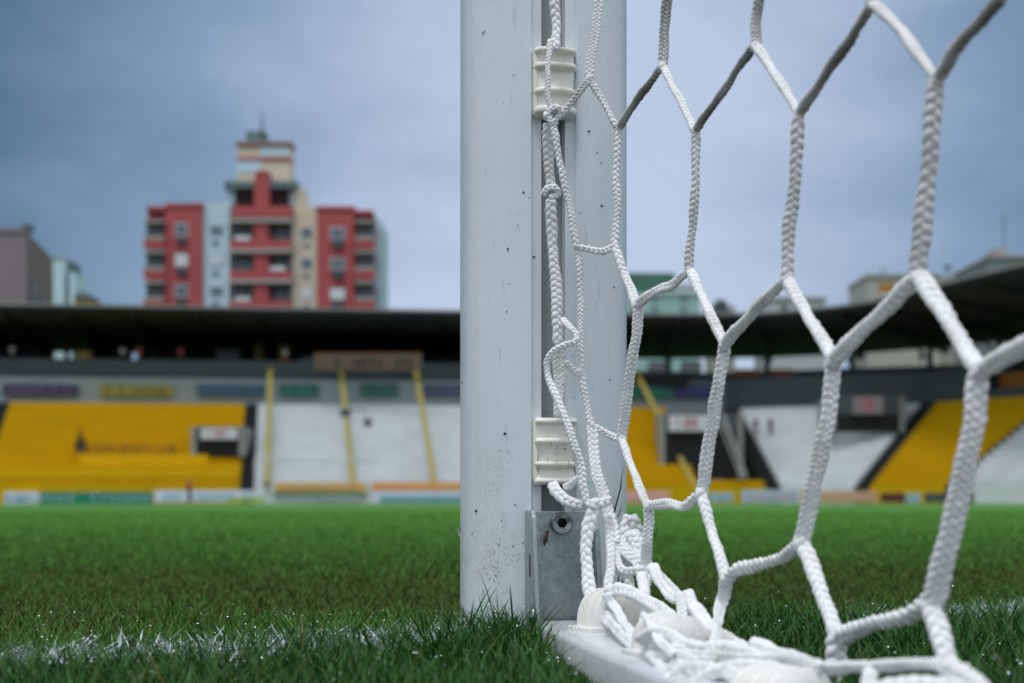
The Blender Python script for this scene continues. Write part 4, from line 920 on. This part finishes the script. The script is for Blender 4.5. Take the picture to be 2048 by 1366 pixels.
bcd([(1880, 1330, .53), (1930, 1350, .52), (1990, 1400, .51)], 56, style='knit')
bcd([(1700, 1410, .54), (1800, 1372, .53), (1900, 1368, .52), (1960, 1400, .51)], 44)
bcd([(1260, 1040, .94), (1240, 1120, .93), (1215, 1170, .90)], 16)
bn.build('bunched_netting', M['cord'], net, net.location)['label'] = 'tangle of slack netting heaped on the ground bar'
# lacing rope in the groove
lc = Cords(); G3 = .930
cord([(1110, -40, .948), (1108, 0, .948), (1112, 45, .948), (1112, 100, .945)], 20, store=lc, style='braid', flat=.7)
cord([(1100, 78, .938), (1097, 130, .934), (1095, 180, .934), (1100, 214, .934)], 11.5, store=lc)
for (x, y, r) in ((1096, 232, 11), (1113, 220, 11), (1106, 246, 10)): q = cp3(x, y, r * 2, .936); lc.blob(q[:3], q[3] * 1.0)
cord([(1094, 226, .934), (1112, 214, .932), (1120, 228, .934), (1104, 246, .934), (1096, 232, .934)], 12, store=lc)
cord([(1097, 246, .938), (1096, 300, .944), (1099, 345, .946), (1102, 378, .946)], 21, 22, store=lc, style='twist', flat=.7)
cord([(1086, 392, .938), (1094, 378, .936), (1112, 376, .936), (1116, 390, .938), (1098, 396, .936)], 13, store=lc)
cord([(1101, 398, .946), (1104, 460, .948), (1109, 530, .948), (1113, 600, .948), (1117, 690, .948)], 21, 23, store=lc, style='twist', flat=.7)
cord([(1124, 636, .944), (1138, 652, .938), (1152, 666, .936), (1150, 682, .934), (1128, 690, .932), (1104, 706, .934), (1094, 724, .936), (1096, 748, .936), (1108, 782, .932), (1126, 826, .926), (1146, 880, .922), (1162, 932, .922), (1166, 975, .922), (1176, 1010, .922)], 12, 17, store=lc)
cord([(1116, 694, .950), (1118, 740, .952), (1117, 785, .953), (1114, 836, .953)], 32, 22, store=lc, style='knit', flat=.35)
cord([(1144, 880, .926), (1157, 925, .926), (1164, 962, .924)], 22, 16, store=lc, style='knit')
cord([(1104, 966, .945), (1112, 984, .938), (1132, 1000, .932), (1158, 1010, .928), (1182, 1010, .926)], 22, store=lc)
cord([(1128, 974, .94), (1144, 968, .93), (1160, 954, .925)], 14, store=lc)
lr = empty('lacing_rope', P(1105, 600, .95)); tag(lr, 'white lacing rope knotted along the groove of the goal post', 'rope')
lc.build('rope', M['cord'], lr, lr.location)
# flat braided border rope loop over the bracket
bl = Cords()
cord([(1200, 1000, .920), (1188, 1020, .916), (1177, 1056, .914), (1172, 1100, .912), (1173, 1145, .908), (1180, 1194, .902)], 24, 27, store=bl, style='twist', flat=.6)
cord([(1176, 1004, .918), (1186, 1010, .915), (1200, 1006, .915), (1222, 1000, .92)], 20, store=bl)
be = empty('border_rope', P(1175, 1100, .91)); tag(be, 'thick twisted white border rope hanging in front of the steel bracket', 'rope')
bl.build('rope', M['cord'], be, be.location)
# ---- water drops on the post, bits of dirt
wm = bpy.data.materials.new('water'); wm.use_nodes = True; b_ = wm.node_tree.nodes['Principled BSDF']; b_.inputs['Transmission Weight'].default_value = 1; b_.inputs['IOR'].default_value = 1.33; b_.inputs['Roughness'].default_value = .02
def drop(p, rx, rz, label, nrm_=V_):
    me = bpy.data.meshes.new('water_drop'); bm = bmesh.new(); bmesh.ops.create_uvsphere(bm, u_segments=20, v_segments=14, radius=1)
    for v in bm.verts:
        zz = v.co.z; k = (1 - .45 * max(0, zz)); v.co = Vector((v.co.x * rx * k, v.co.y * rx * .6, zz * rz))
    bm.to_mesh(me); bm.free(); me.polygons.foreach_set('use_smooth', [True] * len(me.polygons)); o = link('water_drop', me, wm); o.location = p; o.rotation_euler = (0, 0, math.atan2(nrm_.x, -nrm_.y)); tag(o, label, 'water drop'); return o
drop(P(966, 1188, .9665), .0012, .0040, 'clear water drop on the post face just above the grass')
drop(P(919, 1062, 1.0), .0016, .0038, 'clear water drop hanging on the outer edge of the post', -U)
drop(P(944, 1068, .977), .0007, .0016, 'tiny clear water drop on the post face level with the steel screw')
def surf(x, y):     # depth of the post surface under a photo pixel on its flat back
    for k in range(400):
        Y = .90 + k * .0004; p = P(x, y, Y) - PC; a, b = p.dot(U), p.dot(V_)
        if abs(a / .0588) ** 2.5 + abs(b / .05) ** 2.5 < 1: return Y
    return 1.0
bits = MB(); rb = random.Random(4)
for (x, y, s) in ((1010, 868, 6), (953, 1021, 6), (1018, 568, 2.5), (1013, 624, 2.5), (1036, 450, 2), (1003, 1040, 2), (1030, 1010, 3), (1046, 1085, 3), (1088, 522, 3), (925, 765, 6), (1058, 395, 2), (1202, 325, 3), (1195, 305, 3), (1178, 262, 4), (1204, 412, 5), (1047, 385, 4), (1015, 498, 4), (1068, 515, 5), (1000, 900, 2), (1015, 903, 2), (992, 1152, 3), (1220, 760, 3), (1160, 425, 2), (1026, 1092, 3), (998, 1090, 3), (1027, 150, 2), (968, 62, 0), (1228, 575, 3)):
    Y = surf(x, y) - .0003
    if s == 0: bits.bar(P(964, 68, Y), P(977, 54, Y - .0006), .0003, 5, .0001); continue
    for k in range(3 if s > 3 else 1):
        a = rb.random() * 6.28; l = s * (.5 + rb.random() * .5); bits.bar(P(x - l * math.cos(a) * .6, y - l * math.sin(a) * .6, Y), P(x + l * math.cos(a) * .6, y + l * math.sin(a) * .6, Y - .0004), s * .00012 + .00015, 5, .00012)
for k in range(26):   # grass clippings caught in the groove and the lower clip
    x = rb.uniform(1088, 1150); y = rb.choice([rb.uniform(885, 925), rb.uniform(886, 922), rb.uniform(985, 1018), rb.uniform(500, 830)]); Y = .955 if y > 840 else .966 if x < 1132 else .958; a = rb.random() * 3.14; l = rb.uniform(3, 10)
    bits.bar(P(x, y, Y - .004), P(x + l * math.cos(a), y + l * math.sin(a), Y - .006), .00022, 4, .0001)
tag(bits.build('grass_clippings', M['dirt']), 'dark specks and dry grass clippings stuck to the goal post', 'dirt', kind='stuff')
mud = MB(); mud.loft([[P(1092 + r * (.8 + .35 * math.sin(5 * a)) * math.cos(a) - 4 * math.sin(a), 1076 + r * (3.4 + .5 * math.sin(7 * a)) * math.sin(a), .9575 - q * .0012) for a in [2 * math.pi * k / 14 for k in range(14)]] for r, q in ((5, 0), (4.2, .6), (2, 1))])
tag(mud.build('mud_smear', mat('brown_mud', (.10, .065, .035), .9, bump=.6, bscale=900, vscale=500, col2=(.03, .02, .01)), smooth=40), 'brown mud smear on the steel bracket below the screw', 'mud')
# ================================================================== grass
def grass():
    g = np.random.default_rng(11)
    def scatter(y0, y1, dens, pad):
        n_ = int(((.36 * (y1 ** 2 - y0 ** 2)) + 2 * pad * (y1 - y0)) * dens)
        Y = np.sqrt(g.random(n_ * 2) * (y1 ** 2 - y0 ** 2) + y0 ** 2)[:n_]; X = (g.random(len(Y)) * 2 - 1) * (.36 * Y * 1.06 + pad); return X, Y
    bands = [(.52, 1.75, 105000, .06, 1.0), (1.75, 3.2, 42000, .12, 1.3), (3.2, 6.5, 12000, .2, 2.1), (6.5, 14, 2200, .4, 3.8)]
    X = []; Y = []; SC = []
    for y0, y1, d, pad, s_ in bands:
        x, y = scatter(y0, y1, d, pad); X.append(x); Y.append(y); SC.append(np.full(len(x), s_))
    X = np.concatenate(X); Y = np.concatenate(Y); SC = np.concatenate(SC)
    def lump0(f): return (np.sin(X * f * 2.1) * np.cos(Y * f * 1.7 + 1) + np.sin((X - Y * .7) * f * 3.3 + 2) * .6) * .6
    # keep clear of post, bracket and ground bar
    dx, dy = X - PC.x, Y - PC.y; u = dx * U.x + dy * U.y; v = dx * V_.x + dy * V_.y
    thin = g.random(len(X)) < .18 + .25 * (lump0(11) > .35)
    Lk0 = lump0(9)
    keep = ~thin & ~(((np.abs(u / .060) ** 2.5 + np.abs(v / .052) ** 2.5) < 1) | ((np.abs(u - bc) < bw + .002) & (v > .0) & (v < .8)) | ((np.abs(u) < .027) & (v > 0) & (v < .10)))
    X, Y, SC, u, v = X[keep], Y[keep], SC[keep], u[keep], v[keep]; n_ = len(X)
    def lump(f, ph): return (np.sin(X * f + ph) * np.cos(Y * f * .8 + ph * 2) + np.sin((X + Y * .6) * f * 1.7 + ph * 3) * .6) * .5
    # painted line
    lx0, ly0, lx1, ly1 = -.218, .858, .374, 1.125; tx, ty = lx1 - lx0, ly1 - ly0; ll = math.hypot(tx, ty); tx /= ll; ty /= ll
    dl = (X - lx0) * (-ty) + (Y - ly0) * tx; al = (X - lx0) * tx + (Y - ly0) * ty
    line = np.abs(dl + .012 * np.sin(al * 23) + .01 * np.sin(al * 57)) < .052
    gap = (X > -.03) & (X < .26)              # worn away around the post
    paintp = np.where(line, np.where(np.abs(dl) < .03, .86, .55) * (.75 + .35 * Lk0[keep]), .0); paintp = np.where(gap, paintp * .10, paintp)
    wc = Y - 1.62 - .25 * X + .12 * lump(3, 1); worn = np.clip(np.exp(-(wc / np.where(wc > 0, .62, .80)) ** 2) * 1.0 + .30 * lump(7, 2) + .22 * lump(19, 1), 0, 1)
    worn = worn * np.clip((5 - Y) / 2, .15, 1)
    worn = np.where(dl < .05, np.clip(.25 * lump(16, .4) + .05, 0, 1), worn)
    painted_ = g.random(n_) < paintp
    dead = (g.random(n_) < worn * .66 + .07)
    long_ = .75 * (dl < -.03) + .35 * (np.abs(dl) < .05)
    h = (.012 + .012 * g.random(n_)) * (1 + .75 * np.clip(long_, 0, 1)) * (1 - .50 * worn); h *= np.where(SC > 1.5, 1.15, 1)
    nearpost = np.exp(-(np.hypot(dx[keep], dy[keep] + .02) / .11) ** 2); h *= 1 + .9 * nearpost * g.random(n_)
    h = np.where((g.random(n_) < .02) & (Y < 1.3), h * 1.5, h)
    h = np.where(painted_, h * (.60 + .50 * g.random(n_) ** 2), h)
    h = np.where(Y < .83, h * .8, h)
    pxx = 1024 + F * X / Y; cap = .1 - (1292 + .8 * (pxx - 1110) - 1005) / F * Y; low = (u < bc - bw + .004) & (pxx > 1088) & (pxx < 1420) & (Y < 1.0); h = np.where(low, np.minimum(h, np.maximum(cap, .002)), h); lean_cap = np.where(low & (u > bc - bw - .03), .25, 1.0)
    wd = (.00045 + .0006 * g.random(n_)) * SC
    ang = g.random(n_) * 2 * np.pi; wd = np.where(painted_, wd * 1.5, wd); lean = h * (.25 + .75 * g.random(n_) ** 1.3); h = np.where(painted_, np.minimum(h, .025), h); lean = np.where(dead, lean * 1.5, lean) * lean_cap; lean = np.where(painted_, np.minimum(lean, .020), lean); lean = np.where(painted_, lean * 1.6, lean)
    la = ang + g.normal(0, .5, n_) + math.pi / 2; lx, ly = np.cos(la) * lean, np.sin(la) * lean
    wx, wy = np.cos(ang) * wd, np.sin(ang) * wd
    V = np.zeros((n_, 7, 3)); ts = [0, .4, .75, 1.0]; ws = [.8, 1.0, .65]
    for k in range(3):
        t = ts[k]; cx = X + lx * t ** 1.8; cy = Y + ly * t ** 1.8; cz = h * (t - .18 * t * t) - .002
        V[:, 2 * k, 0] = cx - wx * ws[k]; V[:, 2 * k, 1] = cy - wy * ws[k]; V[:, 2 * k, 2] = cz
        V[:, 2 * k + 1, 0] = cx + wx * ws[k]; V[:, 2 * k + 1, 1] = cy + wy * ws[k]; V[:, 2 * k + 1, 2] = cz
    V[:, 6, 0] = X + lx; V[:, 6, 1] = Y + ly; V[:, 6, 2] = h * .82
    base = np.arange(n_)[:, None] * 7
    Q = np.concatenate([base + np.array([0, 1, 3, 2]), base + np.array([2, 3, 5, 4])], 0); T = base + np.array([4, 5, 6])
    loops = np.concatenate([Q.ravel(), T.ravel()]).astype(np.int32); starts = np.concatenate([np.arange(len(Q)) * 4, len(Q) * 4 + np.arange(len(T)) * 3]).astype(np.int32)
    # colours
    g1 = np.array([.030, .115, .012]); g2 = np.array([.085, .250, .020]); dark = np.array([.008, .055, .016]); br = np.array([.095, .088, .012]); wh = np.array([.74, .80, .84])
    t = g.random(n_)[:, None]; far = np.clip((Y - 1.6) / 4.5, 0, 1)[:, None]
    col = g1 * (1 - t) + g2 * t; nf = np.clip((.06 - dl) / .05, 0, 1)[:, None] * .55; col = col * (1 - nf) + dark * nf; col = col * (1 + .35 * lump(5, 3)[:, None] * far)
    col = col * (1 - far) + np.array([.120, .300, .040]) * far * (.75 + .5 * t)  # brightness of distant turf at a grazing view, put into the blade colour
    bc_ = (br * t + np.array([.060, .125, .010]) * (1 - t)) * (.35 + .9 * g.random(n_)[:, None]); col = np.where(dead[:, None], bc_, col)
    pl = (.55 + .45 * g.random(n_)[:, None]); col = np.where(painted_[:, None], wh * pl, col)
    # the painted blades keep green tips here and there
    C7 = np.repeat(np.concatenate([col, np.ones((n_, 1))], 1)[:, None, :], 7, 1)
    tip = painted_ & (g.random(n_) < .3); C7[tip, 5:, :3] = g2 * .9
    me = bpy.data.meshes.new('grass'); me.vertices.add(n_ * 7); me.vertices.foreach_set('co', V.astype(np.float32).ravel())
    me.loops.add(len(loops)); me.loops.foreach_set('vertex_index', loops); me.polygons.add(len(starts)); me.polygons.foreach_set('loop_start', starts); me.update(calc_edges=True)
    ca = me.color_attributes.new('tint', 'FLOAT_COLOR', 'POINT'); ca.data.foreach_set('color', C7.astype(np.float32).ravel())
    m = bpy.data.materials.new('grass_blade'); m.use_nodes = True; t_ = m.node_tree; b = t_.nodes['Principled BSDF']; a = t_.nodes.new('ShaderNodeAttribute'); a.attribute_name = 'tint'
    t_.links.new(a.outputs['Color'], b.inputs['Base Color']); b.inputs['Roughness'].default_value = .42; b.inputs['Specular IOR Level'].default_value = .25
    tr = t_.nodes.new('ShaderNodeBsdfTranslucent'); ms = t_.nodes.new('ShaderNodeMixShader'); ms.inputs[0].default_value = .22; t_.links.new(a.outputs['Color'], tr.inputs[0])
    t_.links.new(b.outputs[0], ms.inputs[1]); t_.links.new(tr.outputs[0], ms.inputs[2]); t_.links.new(ms.outputs[0], t_.nodes['Material Output'].inputs[0])
    tag(link('grass', me, m), 'wet green turf with brown worn patches and a painted white goal line', 'grass', kind='stuff')
    # dew
    pick = g.choice(np.where((Y < 1.25))[0], 650, replace=False); tip_ = V[pick, 6]; wd2_ = bpy.data.materials.new('bright_water_bead'); wd2_.use_nodes = True; b2_ = wd2_.node_tree.nodes['Principled BSDF']; b2_.inputs['Base Color'].default_value = (.9, .95, 1, 1); b2_.inputs['Metallic'].default_value = .85; b2_.inputs['Roughness'].default_value = .03; base_v = []; fc = []
    ico = bmesh.new(); bmesh.ops.create_icosphere(ico, subdivisions=1, radius=1); iv = np.array([v.co[:] for v in ico.verts]); jf = np.array([[v.index for v in f.verts] for f in ico.faces]); ico.free()
    rs = (.0003 + .0007 * g.random(len(pick)) ** 2.5)[:, None, None]
    DV = iv[None] * rs + tip_[:, None, :]; DF = (jf[None] + (np.arange(len(pick)) * len(iv))[:, None, None]).reshape(-1, 3)
    me = bpy.data.meshes.new('dew'); me.vertices.add(DV.size // 3); me.vertices.foreach_set('co', DV.astype(np.float32).ravel()); me.loops.add(DF.size); me.loops.foreach_set('vertex_index', DF.astype(np.int32).ravel())
    me.polygons.add(len(DF)); me.polygons.foreach_set('loop_start', np.arange(0, DF.size, 3, dtype=np.int32)); me.update(calc_edges=True); me.polygons.foreach_set('use_smooth', np.ones(len(DF), bool))
    tag(link('dew', me, wd2_), 'beads of rain water glinting on the grass tips', 'water drops', kind='stuff')
grass()
# a few tall blades standing against the post and the bar
tb = MB(); rt = random.Random(9)
def blade(x, y, x2, y2, Y, wpx):
    a, b = P(x, y, Y), P(x2, y2, Y - .004); mid = a.lerp(b, .5) + Vector(((b.z - a.z) * .04, 0, 0)); s = Vector((wpx / F * Y / 2, .0004, 0)); n0 = len(tb.v)
    tb.v += [tuple(q) for q in (a - s, a + s, mid - s * .85, mid + s * .85, b)]; tb.f += [(n0, n0 + 1, n0 + 3, n0 + 2), (n0 + 2, n0 + 3, n0 + 4)]
for (x, x2, y2, wpx) in ((948, 943, 1232, 5), (960, 966, 1222, 4), (985, 974, 1212, 6), (1000, 1006, 1235, 5), (1012, 1010, 1205, 6), (1022, 1016, 1228, 5), (1036, 1046, 1222, 6), (1050, 1040, 1240, 5), (1062, 1052, 1230, 6), (1078, 1066, 1190, 4), (1092, 1104, 1240, 6), (1112, 1130, 1262, 6), (930, 922, 1240, 5), (975, 990, 1240, 5), (1120, 1155, 1284, 6)):
    blade(x, 1330, x2, y2, .90 + rt.random() * .03, wpx)
for (x, y, x2, y2, wpx, Y) in ((1228, 1026, 1246, 928, 3.5, .985), (1236, 1035, 1244, 1005, 2.5, .985), (1262, 1040, 1268, 1020, 2, .985), (1308, 1075, 1316, 1050, 2, .95), (1232, 1190, 1238, 1140, 4, .97), (1240, 1190, 1246, 1146, 4, .97), (1248, 1190, 1244, 1140, 4, .97)):
    blade(x, y, x2, y2, Y, wpx)
tag(tb.build('grass_blades', mat('dark_green_blade', (.02, .085, .02), .4, vscale=60), fix=False), 'tall dark grass blades standing against the foot of the post', 'grass', kind='stuff')
